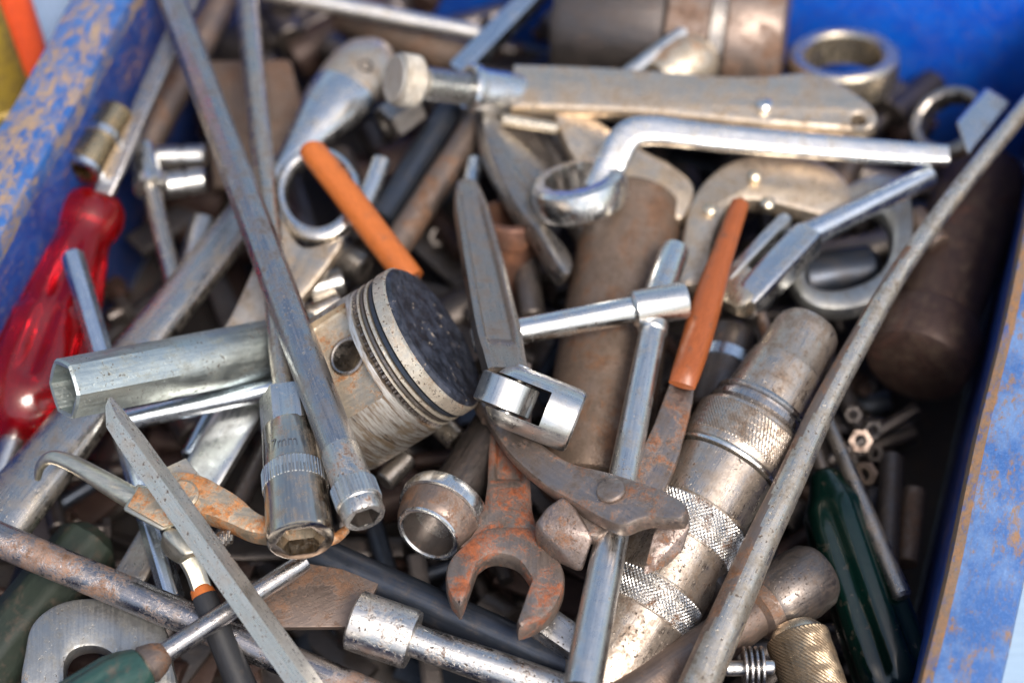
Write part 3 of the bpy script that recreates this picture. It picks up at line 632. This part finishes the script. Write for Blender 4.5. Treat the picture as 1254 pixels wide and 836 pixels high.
part(cp, 'strap', pl(fr, [(200, 575, 1), (228, 562, 1), (252, 592, 1), (236, 604, 1), (208, 596, 1)], 8, 2, zc=6), 'tan')
fl = ax((200, 645), (246, 735), -8, -34)
part(cp, 'lever', hull(fl, [(197, 652, 16), (208, 642, 18), (240, 656, 14), (248, 674, 12), (226, 680, 12), (195, 668, -14), (204, 684, -18), (224, 694, -18), (244, 688, -16)], 3.5), 'clip', fl)
hp = path(fl, [(230, 682, -4), (240, 700, -16), (248, 724, -26)]); part(cp, 'arm', sweep(hp, [(12, 9)] * len(hp), 24, lambda th: Q_(th, 4)), 'clip', fl)
fg = ax((246, 720), (300, 850), -26, -60)
part(cp, 'grip_ring', loft(fg, [(-2, 12), (0, 14), (9, 15.5), (11, 13)], 32), 'orange', fg)
part(cp, 'grip', loft(fg, [(8, 14), (12, 15.5), (60, 17), (140, 19)], 32), 'blackrub', fg)
hp = [fr.loc(P(258 + 26 * i / 70, 668 - 14 * i / 70, 2) + (VU * sin(i * .72) - VD * cos(i * .72)) * 9) for i in range(71)]
part(cp, 'spring', sweep(hp, [2.6] * len(hp), 8), 'steel')
hp = path(fr, [(345, 656, 8), (380, 662, 4), (408, 660, 0), (424, 648, -4)]); part(cp, 'tip', sweep(hp, [9 - 4 * i / len(hp) for i in range(len(hp))], 16), 'clipr')

# ---- bottom-left tools -----------------------------------------------------------------
rod('rusty_rod', 'long brown rusty round rod crossing the bottom left corner', 'rod', (-30, 648), (480, 862), -42, -62, 22, 'rod', r2=20)
fr = ax((196, 803), (372, 688), -12, -22)
t_ = thing('green_handled_screwdriver', 'screwdriver with pale green handle at the bottom edge and round steel shaft', 'screwdriver', fr)
part(t_, 'shaft', loft(fr, [(-5, 13), (200, 13), (212, 12.5), (214, 8)], 36), 'steelb')
part(t_, 'ferrule', loft(fr, [(-22, 22), (-18, 25), (-2, 20), (6, 15), (8, 13)], 40), 'rust')
part(t_, 'handle', loft(fr, [(-130, 40, None, FLUTE(8, .08)), (-60, 38, None, FLUTE(8, .08)), (-40, 33), (-24, 26), (-20, 20)], 64), 'teal')
fr = ax((120, 740), (120, 870), -84, -84)
solo('large_open_wrench', 'grey open end wrench jaw in the bottom left corner', 'wrench', fr, pl(fr, [(30, 850), (33, 800), (42, 768), (68, 746), (104, 737), (150, 740), (186, 752), (206, 778), (212, 812), (214, 850), (150, 850), (146, 820), (136, 803), (116, 796), (94, 800), (82, 815), (76, 850)], 26, 5), 'greyplate')
rod('old_chisel', 'fat grimy dark green tool handle under the rusty rod', 'handle', (-40, 850), (118, 655), -140, -150, 46, 'olive', r2=42, ends=16, shape=FLUTE(8, .06))
flatbar('flat_steel_strip', 'dull brown flat strip wedged beside the slim hexagonal bar', 'strip', (206, 628), (128, 760), -112, -112, 20, 7, 'steel')
fr = ax((318, 242), (-10, 650), -88, -86, 8); L = hypot(328, 408); E3 = lambda th: Q_(th, 2.7)
solo('wrench_shank', 'broad dull chrome wrench shank running from the spinner bar to the lower left', 'wrench', fr, loft(fr, [(0, 24, 14, E3), (4, 26, 16, E3), (L * .45, 28, 17, E3), (L * .75, 36, 20, E3), (L, 42, 22, E3)], 48), 'warmbar')
flatbar('scratched_steel_bar', 'wide scratched flat silver bar under the chrome rod', 'bar', (318, 466), (222, 628), -82, -84, 28, 8, 'satin', roll=4)
rod('dark_bar', 'dark thin bar beside the wide scratched silver bar', 'bar', (350, 500), (270, 660), -108, -108, 13, 'dark')
fr = ax((330, 765), (455, 712), -52, -58)
solo('rusty_plate', 'brown rusty flat blade left of the pitted chrome socket', 'plate', fr, pl(fr, [(322, 770, 1), (318, 730, 1), (372, 690, 1), (420, 698, 1), (464, 716, 1), (452, 742, 1), (436, 769, 1)], 9, 2), 'rust')
rod('black_bar', 'thick black oxide round bar passing under the open wrench jaws', 'bar', (372, 672), (708, 822), -72, -82, 24, 'black')
fr = ax((432, 758), (700, 850), -30, -44)
t_ = thing('pitted_socket_bar', 'pitted chrome socket bar with short thick head at the bottom centre', 'socket bar', fr)
part(t_, 'head', loft(fr, [(0, 34), (3, 38), (74, 37.5), (79, 36), (80, 26)], 64), 'speck')
part(t_, 'shaft', loft(fr, [(76, 21), (90, 20.5), (180, 22), (290, 22)], 40), 'speck')
fr = ax((655, 755), (772, 836), -46, -60)
solo('broken_bar_end', 'rust brown bar with a chipped bright end under the T bar shaft', 'bar', fr, loft(fr, [(0, 18, 16, Q_), (6, 20, 17, Q_), (60, 20, 17, Q_), (110, 21, 17, Q_), (128, 18, 14, Q_), (140, 11, 8, Q_), (144, 6, 4, Q_)], 40), 'speck')
# big flanged socket
fr = cf((523, 655), -10, (-.42, -.56, .70), VU)
t_ = thing('flanged_socket', 'large rusty chrome socket with thick rim left of the open wrench', 'socket', fr)
part(t_, 'rim', loft(fr, [(-58, 46), (-56, 57), (-46, 59), (-36, 57), (-34, 48)], 64), 'chrome')
part(t_, 'barrel', loft(fr, [(-50, 40), (-34, 53), (-14, 48), (-4, 43), (-2, 40)], 64, (1, 0)), 'rust')
part(t_, 'lip', loft(fr, [(-4, 42), (-1, 41), (0, 39), (0, 36), (-2, 34)], 64, (0, 0)), 'chrome'); part(t_, 'bore', loft(fr, [(-1, 34.5), (-45, 33)], 48, (0, 1)), 'dark')  # dark bore lining paints the shade inside the socket
rod('dark_punch', 'dark brown round handle behind the flanged socket', 'handle', (545, 625), (622, 505), -58, -72, 33, 'dark', ends=8)

# ---- middle: big cylinder and sockets ----------------------------------------------------
fr = ax((776, 250), (722, 604), -94, -100); L = hypot(54, 354)
solo('brown_pipe', 'wide rusty brown steel cylinder under the T bar', 'pipe', fr, loft(fr, [(0, 58), (6, 63), (L * .5, 65), (L - 14, 66), (L - 4, 62), (L, 54)], 64), 'hammer')
fr = cf((624, 262), -62, (.02, .82, .57))
solo('maroon_socket', 'dark maroon socket standing upright behind the flex head shank', 'socket', fr, loft(fr, [(-150, 34), (-60, 35), (-34, 36), (-30, 39), (-5, 39), (-1, 37), (0, 34), (0, 28), (-60, 27)], 56), 'maroonlit')
fr = ax((600, 160), (712, 322), -58, -70, roll=-25)
solo('thin_open_spanner', 'brown open end spanner seen edge on, jaws pointing at the brown pipe', 'spanner', fr, pl(fr, [(588, 135), (618, 136), (648, 165), (675, 205), (700, 232), (722, 272), (732, 302), (726, 317), (714, 305), (700, 276), (682, 256), (664, 246), (655, 258), (668, 285), (690, 312), (698, 333), (690, 344), (676, 330), (654, 292), (628, 258), (604, 214), (590, 175)], 26, 5), 'steel')

# ---- offset ring spanner -------------------------------------------------------------------
fr = ax((772, 158), (1160, 190), 14, -30); L = hypot(388, 32)
t_ = thing('offset_ring_spanner', 'shiny chrome offset ring spanner with its cranked ring at the upper centre', 'spanner', fr)
hp = path(fr, [(736, 232, -26), (748, 204, -6), (768, 168, 10), (800, 160, 12), (870, 168, 8), (980, 178, -4), (1080, 186, -18), (1160, 191, -30)])
n = len(hp); part(t_, 'shank', sweep(hp, [((22 - 9 * (i / n)) * 1.05, (13 - 4 * (i / n))) for i in range(n)], 32, lambda th: Q_(th, 4)), 'chrome')
frg = cf((706, 216), -8, (-.22, .86, .44), VR); part(t_, 'ring', loft(frg, [(-40, 44), (-44, 52), (-38, 58), (-18, 61), (-4, 58), (0, 52), (0, 42, None, STAR(12, .06)), (-42, 42, None, STAR(12, .06)), (-40, 44)], 96, (0, 0)), 'chrome', frg)

# ---- adjusting screw clamp arm -----------------------------------------------------------------
fr = ax((640, 112), (1072, 146), -44, -34); L = hypot(432, 34)
t_ = thing('screw_clamp_arm', 'long pale clamp arm with knurled thumb screw at the top centre', 'clamp', fr)
fk = cf((574, 109), -22, (-.87, .06, .49))
part(t_, 'thumb_disc', loft(fk, [(96, 24), (97, 29), (101, 30), (103, 28), (103.5, 6)][::-1], 48), 'dusty', fk)
part(t_, 'thumb_knurl', knurl(fk, 72, 98, 32.5, 62, 1.8, 'd'), 'dusty', fk); part(t_, 'knob_core', loft(fk, [(60, 15), (69, 26), (98, 28)], 40), 'dusty', fk)
th_ = []
for i in range(13): x = -10 + i * 6.0; th_ += [(x, 12.5), (x + .8, 12.5), (x + 2.8, 20), (x + 3.6, 20), (x + 5.4, 12.5)]
part(t_, 'thread', loft(fk, th_, 36), 'chrome', fk)
part(t_, 'sleeve', loft(fk, [(-20, 21), (0, 22), (2, 24), (2, 29), (-2, 32), (-10, 31), (-14, 27), (-60, 28), (-74, 26)], 56), 'chrome', fk)
part(t_, 'arm', pl(fr, [(628, 85, 1), (720, 88), (800, 93), (870, 99), (930, 100), (985, 96), (1020, 105), (1048, 122), (1068, 138), (1074, 154), (1064, 166), (1030, 167), (960, 162), (880, 154), (800, 146), (720, 142), (626, 138, 1)], 26, 7, [ell(1050, 155, 8, 7)]), 'tan')
part(t_, 'rivet', loft(Fr(P(936, 131, -20), fr.z, VR, 1.1, 1.1), [(-4, 9), (6, 9), (8, 6)], 24), 'chrome', Fr(P(936, 131, -20), fr.z, VR, 1.1, 1.1))
part(t_, 'guide_rod', loft(ax((615, 146), (684, 158), -44, -44), [(0, 6), (2, 7.5), (68, 7.5), (70, 6)], 20), 'beige', ax((615, 146), (684, 158), -44, -44))

# ---- top-left cluster --------------------------------------------------------------------------
fr = ax((336, 216), (462, 62), -60, -76); L = hypot(126, 154)
t_ = thing('ratchet_head', 'bright tapering ratchet neck with a tan drilled head left of the thumb screw', 'ratchet', fr)
part(t_, 'neck', loft(fr, [(-10, 13, 10), (30, 16, 13), (70, 27, 20), (100, 37, 26), (125, 42, 29), (135, 42, 28)], 48), 'chrome')
part(t_, 'head', loft(fr, [(128, 40, 27), (140, 43, 29), (170, 43, 29), (190, 36, 25), (203, 22, 16), (207, 8, 6)], 48), 'tan')
part(t_, 'drive_hole', loft(Fr(P(448, 82, -44), fr.z, VR, 1.1, 1.1), [(-3, 9), (3, 9), (3, 7), (-2, 6)], 24), 'dark', Fr(P(448, 82, -44), fr.z, VR, 1.1, 1.1))
fr = ax((390, 242), (270, 430), -46, -84)
t_ = thing('ring_wrench', 'chrome ring wrench whose ring sits under the left orange handle', 'wrench', fr)
part(t_, 'ring', pl(fr, ell(390, 242, 54, 58, 20), 30, 8, [ell(390, 240, 38, 42, 18)]), 'chrome')
part(t_, 'shank', pl(fr, [(338, 268), (372, 306), (420, 296), (402, 330), (372, 368), (330, 420), (296, 470), (248, 452), (284, 390), (312, 330)], 18, 4), 'tan')
flatbar('grey_flat_bar', 'grey flat bar rising from the red handle toward the top left', 'bar', (236, -8), (127, 238), -14, -66, 12, 6, 'steelb')
rod('brown_bar', 'dark brown bar behind the grey flat bar', 'bar', (284, -20), (172, 190), -140, -150, 19, 'rust')
fr = ax((146, 134), (102, 208), -40, -44); L = hypot(46, 76)
t_ = thing('brass_socket', 'small brassy double socket leaning on the left wall', 'socket', fr)
part(t_, 'barrel', loft(fr, [(0, 16), (4, 21), (34, 22), (36, 24), (44, 24.5), (46, 22), (L - 8, 25), (L, 24), (L, 15, None, H_), (L - 30, 15, None, H_)], 48), 'gold')
part(t_, 'band', loft(fr, [(35, 23), (36, 25.2), (44, 25.4), (45, 23)], 48, (0, 0)), 'chrome'); part(t_, 'lip', loft(fr, [(L - 7, 24), (L - 6, 26), (L - 1, 25.5), (L + .5, 23), (L + .5, 19)], 48, (0, 0)), 'chromeb')
fr = ax((172, 178), (214, 352), -92, -100); L = hypot(42, 174)
t_ = thing('chrome_nut_driver', 'small chrome stub tool with a collar right of the red handle top', 'driver', fr)
part(t_, 'head', loft(fr, [(0, 12), (4, 16), (44, 18), (50, 19), (56, 17)], 40), 'chrome'); part(t_, 'collar', loft(fr, [(44, 18), (46, 22), (56, 22), (58, 18)], 40), 'chrome'); part(t_, 'shaft', loft(fr, [(56, 12), (L, 11)], 32), 'warm')
for (a, b, z, r, lab) in (((190, 192), (252, 190), -120, 14, 'upper of two small chrome sockets beside the chrome stub tool'), ((200, 228), (252, 220), -118, 16, 'lower of two small chrome sockets beside the chrome stub tool')):
    fr = ax(b, a, z, z); L = hypot(a[0] - b[0], a[1] - b[1]); solo('small_socket', lab, 'socket', fr, loft(fr, [(0, r - 3), (3, r), (L * .4, r), (L * .42, r - 2), (L * .5, r - 2), (L * .52, r), (L - 2, r), (L, r - 2), (L, r * .6, None, H_), (L * .5, r * .6, None, H_)], 40), 'satin', 'pair of small sockets on the left')
fr = ax((310, 70), (312, 230), -150, -170)
solo('brown_plate', 'pinkish brown rusty plate showing between the two long bars', 'plate', fr, pl(fr, [(246, 78, 1), (356, 76, 1), (372, 140, 1), (350, 240, 1), (262, 232, 1)], 14, 4), 'hammer')
rod('pale_rod', 'off white smooth rod lying across the top left', 'rod', (318, -12), (592, 42), -70, -74, 12, 'cream', r2=10, ends=6)
rod('blue_bar', 'bluish steel bar dropping behind the clamp sleeve', 'bar', (668, -20), (560, 92), -84, -74, 13, 'chromeb', shape=Q_)
rod('black_shaft', 'black shaft slanting down left of the clamp sleeve', 'shaft', (572, 100), (466, 268), -92, -100, 17, 'black')
rod('brown_shaft', 'brown steel shaft slanting beside the black shaft', 'shaft', (612, 110), (474, 318), -96, -92, 18, 'rust')
fr = ax((508, 128), (462, 160), -70, -70)
solo('hex_nut', 'dark hexagonal nut just below the thumb screw', 'nut', fr, loft(fr, [(18, 14), (0, 14), (0, 22, None, H_), (3, 25, None, H_), (40, 25, None, H_), (43, 22, None, H_), (43, 14), (25, 14)], 48), 'steel', sharp=25)
rod('shackle_pin', 'small blue chrome pin above the flex head shank', 'pin', (582, 196), (570, 262), -70, -56, 10, 'chromeb')
rod('bright_tube', 'short bright bluish tube right of the left orange handle', 'tube', (468, 196), (436, 276), -76, -84, 12, 'chrome')
for k, (a, b, z, r, mt, lab) in enumerate((((410, 190), (450, 300), -140, 22, 'dark', 'dark socket in the gap right of the ring wrench'), ((378, 355), (420, 345), -104, 18, 'satin', 'small chrome socket peeping out above the piston skirt'), ((404, 306), (446, 330), -110, 20, 'steel', 'small dull socket under the ring wrench edge'), ((418, 372), (360, 396), -112, 19, 'warm', 'small warm grey socket left above the piston'))):
    fr = ax(a, b, z, z); L = hypot(a[0] - b[0], a[1] - b[1]); solo('small_socket', lab, 'socket', fr, loft(fr, [(0, r - 3), (3, r), (L * .5, r), (L * .52, r - 2), (L * .6, r - 2), (L * .62, r), (L - 2, r), (L, r - 2), (L, r * .6, None, H_), (L * .5, r * .6, None, H_)], 40), mt)

# ---- top-right cluster ------------------------------------------------------------------------------
fr = cf((830, 36), -128, (1, -.12, .12), VU)
t_ = thing('large_cylinder', 'big blurred grey brown drum lying at the back of the bin', 'cylinder', fr)
part(t_, 'drum', loft(fr, [(-150, 60), (-145, 90), (-130, 98), (-14, 98), (-10, 92)], 64), 'dark'); part(t_, 'drum_end', loft(fr, [(-12, 90), (-8, 96), (40, 98), (44, 94), (60, 94), (64, 98), (115, 98), (128, 92), (133, 70)], 64), 'rust')
part(t_, 'band', loft(fr, [(40, 95), (44, 101), (60, 101), (64, 95)], 64, (0, 0)), 'steel')
rod('pink_rod', 'thin pinkish rod across the big blurred drum', 'rod', (912, -18), (764, 96), -50, -56, 11, 'satin')
fr = ax((806, 100), (872, 62), -72, -72); solo('rounded_knob', 'rust orange rounded knob under the thin pinkish rod', 'knob', fr, loft(fr, [(0, 26), (20, 34), (45, 36), (62, 30), (72, 18), (76, 6)], 40), 'bossrust')
fr = cf((1033, 64), -100, (-.06, .80, .58), VR)
solo('pipe_ring', 'pale thick steel ring standing against the blue back wall', 'ring', fr, loft(fr, [(-44, 52), (-46, 60), (-40, 66), (-18, 69), (-5, 68), (0, 63), (0, 52), (-4, 48), (-42, 47), (-44, 52)], 72, (0, 0)), 'beige')
fr = cf((1160, 146), -92, (-.50, .42, .75), VU)
t_ = thing('ring_head_wrench', 'shiny steel ring head in the back right corner touching the pry bar', 'wrench', fr)
part(t_, 'ring', loft(fr, [(-24, 38), (-26, 44), (-20, 49), (-2, 49), (3, 45), (3, 39), (0, 36, None, STAR(12, .05)), (-24, 36, None, STAR(12, .05)), (-24, 38)], 72, (0, 0)), 'steel')
part(t_, 'inner_face', loft(fr, [(-6, 36.2), (-22, 36.2)], 48, (0, 0)), M.setdefault('tealreflect', metal('teal_reflection', (.02, .16, .21), .3, met=.5)))  # teal reflection inside the ring, painted as a thin band
part(t_, 'neck_block', hull(fr, [(1170, 150, -40), (1208, 106, -46), (1240, 126, -46), (1186, 192, -36), (1170, 150, -96), (1208, 106, -96), (1240, 126, -96), (1190, 196, -92)], 6), 'chrome')
fr = ax((850, 340), (1040, 240), -70, -82)
t_ = thing('tan_adjustable_wrench', 'tan dusty curved wrench head behind the right orange handle', 'wrench', fr)
part(t_, 'jaw', pl(fr, [(830, 352), (836, 290), (844, 256), (864, 226), (896, 204), (940, 194), (985, 200), (1020, 214), (1040, 238), (1036, 262), (1010, 272), (980, 266), (940, 256), (905, 254), (886, 268), (872, 300), (860, 352)], 30, 9), 'tan')
for c in ((870, 258), (924, 216), (940, 250)):
    q = Fr(P(*c, -56), fr.z, VR, 1.08, 1.08); part(t_, 'bolt_head', loft(q, [(-6, 9), (4, 9), (7, 6), (8, 2)], 20), 'beige', q)
fr = ax((1112, 228), (972, 296), -48, -42); L = hypot(140, 68)
t_ = thing('breaker_bar', 'blue grey breaker bar with forked chrome head above the impact driver', 'breaker bar', fr)
part(t_, 'shaft', loft(fr, [(-30, 15), (60, 15), (L, 17), (L + 4, 17)], 36), 'chromeb')
fh = ax((982, 282), (902, 366), -42, -50, roll=10); L = hypot(80, 84)
part(t_, 'fork', loft(fh, [(0, 16, 16, Q_, 14), (6, 19, 18, Q_, 14), (L - 14, 19, 19, Q_, 14), (L, 16, 14, Q_, 14)], 48), 'chrome', fh); part(t_, 'fork', loft(fh, [(0, 7, 16, Q_, -22), (6, 8, 18, Q_, -22), (L - 14, 8, 19, Q_, -22), (L, 7, 14, Q_, -22)], 48), 'satin', fh); part(t_, 'knuckle', loft(fh, [(L - 34, 28, 15, Q_), (L - 6, 28, 17, Q_), (L + 8, 22, 14, Q_), (L + 14, 12, 9, Q_)], 48), 'beige', fh)
fr = ax((1040, 310), (1040, 400), -100, -100)
t_ = thing('grey_ring_spanner', 'large dull grey ring spanner end left of the pry bar', 'spanner', fr)
part(t_, 'ring', pl(fr, [(962, 340), (972, 290), (1010, 250), (1060, 222), (1098, 226), (1116, 256), (1114, 320), (1090, 364), (1040, 386), (990, 380)], 30, 9, [[(986, 340), (1000, 300), (1034, 272), (1066, 262), (1086, 282), (1088, 316), (1070, 344), (1030, 360), (998, 358)]]), 'greyplate')
rod('dark_bottle_end', 'black round tool end inside the grey ring spanner', 'handle', (975, 345), (1075, 330), -150, -150, 32, 'black', ends=10)
fr = ax((775, 205), (845, 265), -66, -76)
solo('tan_wrench_jaw', 'tan flat wrench end beside the chrome ring', 'wrench', fr, pl(fr, [(676, 142, 1), (722, 146, 1), (782, 186), (820, 206), (848, 232), (842, 262), (826, 274), (790, 250), (764, 236), (730, 220), (700, 196)], 22, 6), 'tan')

# ---- right side, deep ---------------------------------------------------------------------------------
fr = ax((1122, 448), (1208, 214), -150, -185); L = hypot(86, 234)
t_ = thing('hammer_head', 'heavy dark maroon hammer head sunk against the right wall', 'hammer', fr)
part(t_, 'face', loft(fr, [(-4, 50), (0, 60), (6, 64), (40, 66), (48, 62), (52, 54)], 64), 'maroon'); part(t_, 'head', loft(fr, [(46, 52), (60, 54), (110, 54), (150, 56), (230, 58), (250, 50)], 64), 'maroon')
fr = ax((1004, 568), (1090, 812), -120, -160); L = hypot(86, 244)
t_ = thing('green_screwdriver', 'dark clear green screwdriver handle deep at the bottom right', 'screwdriver', fr)
part(t_, 'handle', loft(fr, [(10, 14), (16, 20), (34, 26), (46, 33), (60, 42, None, FLUTE(6, .06)), (90, 46, None, FLUTE(6, .14)), (L, 50, None, FLUTE(6, .14)), (L + 26, 46, None, FLUTE(6, .06)), (L + 40, 30), (L + 44, 10)], 72), 'green', sharp=50); part(t_, 'blade', loft(fr, [(-60, 10), (14, 10)], 24), 'dark')
rod('dark_rod', 'thin dark rod with blunt end leaning beside the green screwdriver', 'rod', (1012, 512), (1106, 732), -104, -112, 9, 'steel', r2=12, ends=4)
fr = ax((778, 850), (1004, 700), -62, -88); L = hypot(226, 150)
t_ = thing('ball_hammer', 'rusty brown ball end tool with rounded head under the pry bar', 'hammer', fr)
part(t_, 'handle', loft(fr, [(-20, 28), (150, 29), (178, 27)], 40), 'rust'); part(t_, 'neck', loft(fr, [(170, 26), (176, 36), (190, 38), (200, 40)], 48), 'rust'); part(t_, 'head', loft(fr, [(190, 38), (198, 44), (240, 46), (262, 43.5), (271, 37), (275, 24), (276, 6)], 48), 'gun')
fr = cf((856, 724), -74, (-.3, -.5, .75), VU)
solo('round_bolt_head', 'dark round bolt head between impact driver and pry bar', 'bolt', fr, loft(fr, [(-90, 20), (-30, 20), (-28, 32), (-6, 34), (0, 31), (3, 20), (4, 6)], 48), 'dark')
fr = ax((888, 818), (962, 816), -50, -50); L = 74
t_ = thing('washer_stack_pin', 'small steel pin carrying thin stacked washers at the bottom right', 'pin', fr)
part(t_, 'pin', loft(fr, [(0, 8), (2, 9.5), (52, 9.5), (54, 9), (L - 16, 9), (L - 14, 8)], 28), 'satin')
for i in range(4): part(t_, 'washer', loft(fr, [(22 + i * 7, 9), (22 + i * 7, 25), (23 + i * 7, 26.5), (25 + i * 7, 26.5), (26 + i * 7, 25), (26 + i * 7, 9)], 40, (0, 0)), 'steelb')
fr = ax((972, 768), (1006, 866), -78, -84); L = hypot(34, 98)
t_ = thing('knurled_brass_grip', 'tan brass grip with slanted knurling at the bottom right edge', 'grip', fr)
part(t_, 'core', loft(fr, [(-6, 10), (-2, 26), (6, 33), (14, 36), (L, 38)], 48), 'beige'); part(t_, 'knurling', knurl(fr, 12, L, 40, 46, 2.4, 's'), 'brass')
fr = ax((880, 470), (900, 400), -110, -110)
t_ = thing('banded_socket', 'dark socket with a bright band between orange handle and driver nose', 'socket', fr)
part(t_, 'barrel', loft(fr, [(-40, 30), (-36, 34), (20, 34), (60, 33), (66, 28), (66, 20), (20, 18)], 48), 'dark'); part(t_, 'band', loft(fr, [(18, 33), (19, 36), (32, 36), (33, 33)], 48, (0, 0)), 'chromeb')
rod('thin_brown_pin', 'thin brown pin above the impact driver nose', 'pin', (928, 374), (950, 440), -70, -78, 8, 'rust')
rod('right_dark_bar', 'dark flat iron lying along the foot of the right wall', 'bar', (1010, 420), (880, 690), -96, -104, 15, 'dark')

rod('brown_stub', 'short brown bar behind the tan wrench bolts under the ring spanner shank', 'bar', (1046, 186), (1004, 262), -120, -130, 20, 'rust')
rod('rusty_cross_bar', 'thick dull brown bar lying behind the thumb screw', 'bar', (420, 12), (580, 78), -140, -130, 26, 'hammer')
rod('wall_side_rod', 'dark rusty rod standing along the right wall past the green screwdriver', 'rod', (1092, 560), (1078, 850), -190, -150, 15, 'dark')
rod('purple_grey_bar', 'grey bar half hidden between clamp arm and chrome ring', 'bar', (660, 150), (700, 232), -110, -104, 16, 'steel')
for i, (c, z) in enumerate((((1046, 506), -140), ((1066, 524), -150), ((1052, 540), -146), ((1074, 556), -150), ((1040, 566), -140), ((1062, 578), -148))):
    fr = cf(c, z, (random.uniform(-.6, .6), random.uniform(-.3, .7), .7), VU); k = 7 + i % 3 * 1.2
    solo('small_nut', ['dark nut, topmost of the loose cluster right of the pry bar', 'grey nut second from the top of the nut cluster by the pry bar', 'rusty nut in the middle of the nut cluster by the pry bar', 'rightmost dark nut of the cluster by the pry bar', 'grey nut nearest the pry bar in the nut cluster', 'rusty nut lowest of the cluster beside the thin dark rod'][i], 'nut', fr, loft(fr, [(0, k * .8), (0, k * 1.6, None, H_), (k, k * 1.6, None, H_), (k, k * .8), (0, k * .8)], 36, (0, 0)), ('gun', 'steel', 'rust')[i % 3], 'loose nuts right of the pry bar', 25)
for (a, b, z, r_, mt, nm, lab) in (((1118, 262), (1150, 300), -110, 15, 'rust', 'rust_stub', 'orange brown stub between pry bar and grey ring spanner'), ((936, 520), (968, 470), -120, 17, 'gun', 'dark_stub', 'dark stub in the gap between driver collar and pry bar'),
    ((1120, 600), (1110, 690), -200, 14, 'hammer', 'short_stub', 'short brown stub low against the right wall'), ((232, 560), (262, 500), -112, 12, 'chromeb', 'blue_pin', 'blue chrome pin beside the wide scratched silver bar'), ((470, 590), (500, 560), -90, 14, 'steel', 'steel_stub', 'dull stub below the piston skirt'),
    ((640, 300), (652, 390), -120, 16, 'gun', 'gunmetal_stub', 'gunmetal stub between maroon socket and brown pipe'), ((520, 500), (560, 540), -100, 15, 'warm', 'warm_stub', 'warm grey stub under the piston crown'), ((250, 270), (232, 330), -140, 16, 'satin', 'silver_stub', 'silver stub in the dark gap left of the spinner bar')):
    rod(nm, lab, 'stub', a, b, z, z, r_, mt)
# ---- the deep heap that reads as one mass ----------------------------------------------------------------
def heap():
    V = []; Fc = []; Mi = []
    def add(geo, fr, mi):
        b = len(V); V.extend([tuple(fr.o + fr.x * v[0] + fr.y * v[1] + fr.z * v[2]) for v in geo[0]]); Fc.extend([tuple(i + b for i in f) for f in geo[1]]); Mi.extend([mi] * len(geo[1]))
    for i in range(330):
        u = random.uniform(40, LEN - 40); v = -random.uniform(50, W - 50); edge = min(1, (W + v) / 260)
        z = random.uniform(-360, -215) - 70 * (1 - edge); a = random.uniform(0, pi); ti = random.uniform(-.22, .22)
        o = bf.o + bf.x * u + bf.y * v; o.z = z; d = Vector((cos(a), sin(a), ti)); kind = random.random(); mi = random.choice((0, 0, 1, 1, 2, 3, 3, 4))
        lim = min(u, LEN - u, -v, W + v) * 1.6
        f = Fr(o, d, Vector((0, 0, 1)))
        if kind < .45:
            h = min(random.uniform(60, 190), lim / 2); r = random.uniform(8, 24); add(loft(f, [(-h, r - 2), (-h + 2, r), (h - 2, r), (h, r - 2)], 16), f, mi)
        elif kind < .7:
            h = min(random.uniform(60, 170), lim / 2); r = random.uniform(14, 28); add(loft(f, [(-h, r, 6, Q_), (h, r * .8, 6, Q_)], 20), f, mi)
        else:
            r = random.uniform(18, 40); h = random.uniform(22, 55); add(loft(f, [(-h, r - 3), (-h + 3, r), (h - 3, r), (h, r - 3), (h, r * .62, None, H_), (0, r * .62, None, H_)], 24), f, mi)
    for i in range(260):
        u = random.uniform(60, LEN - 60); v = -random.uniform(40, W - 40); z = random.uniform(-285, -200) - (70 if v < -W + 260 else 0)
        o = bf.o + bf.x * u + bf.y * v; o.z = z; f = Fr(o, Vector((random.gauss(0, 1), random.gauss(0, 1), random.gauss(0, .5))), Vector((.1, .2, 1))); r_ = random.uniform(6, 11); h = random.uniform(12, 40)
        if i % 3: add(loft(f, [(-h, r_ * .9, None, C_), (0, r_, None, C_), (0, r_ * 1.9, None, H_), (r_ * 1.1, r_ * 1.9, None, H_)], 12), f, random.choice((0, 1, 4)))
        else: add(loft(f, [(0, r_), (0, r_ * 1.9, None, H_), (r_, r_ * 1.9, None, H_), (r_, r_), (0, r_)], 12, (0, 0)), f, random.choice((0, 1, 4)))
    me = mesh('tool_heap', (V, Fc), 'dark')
    for k in ('maroon', 'black', 'gun', 'dark'): me.materials.append(M[k])  # dark materials only: shade of the gaps put into the colour
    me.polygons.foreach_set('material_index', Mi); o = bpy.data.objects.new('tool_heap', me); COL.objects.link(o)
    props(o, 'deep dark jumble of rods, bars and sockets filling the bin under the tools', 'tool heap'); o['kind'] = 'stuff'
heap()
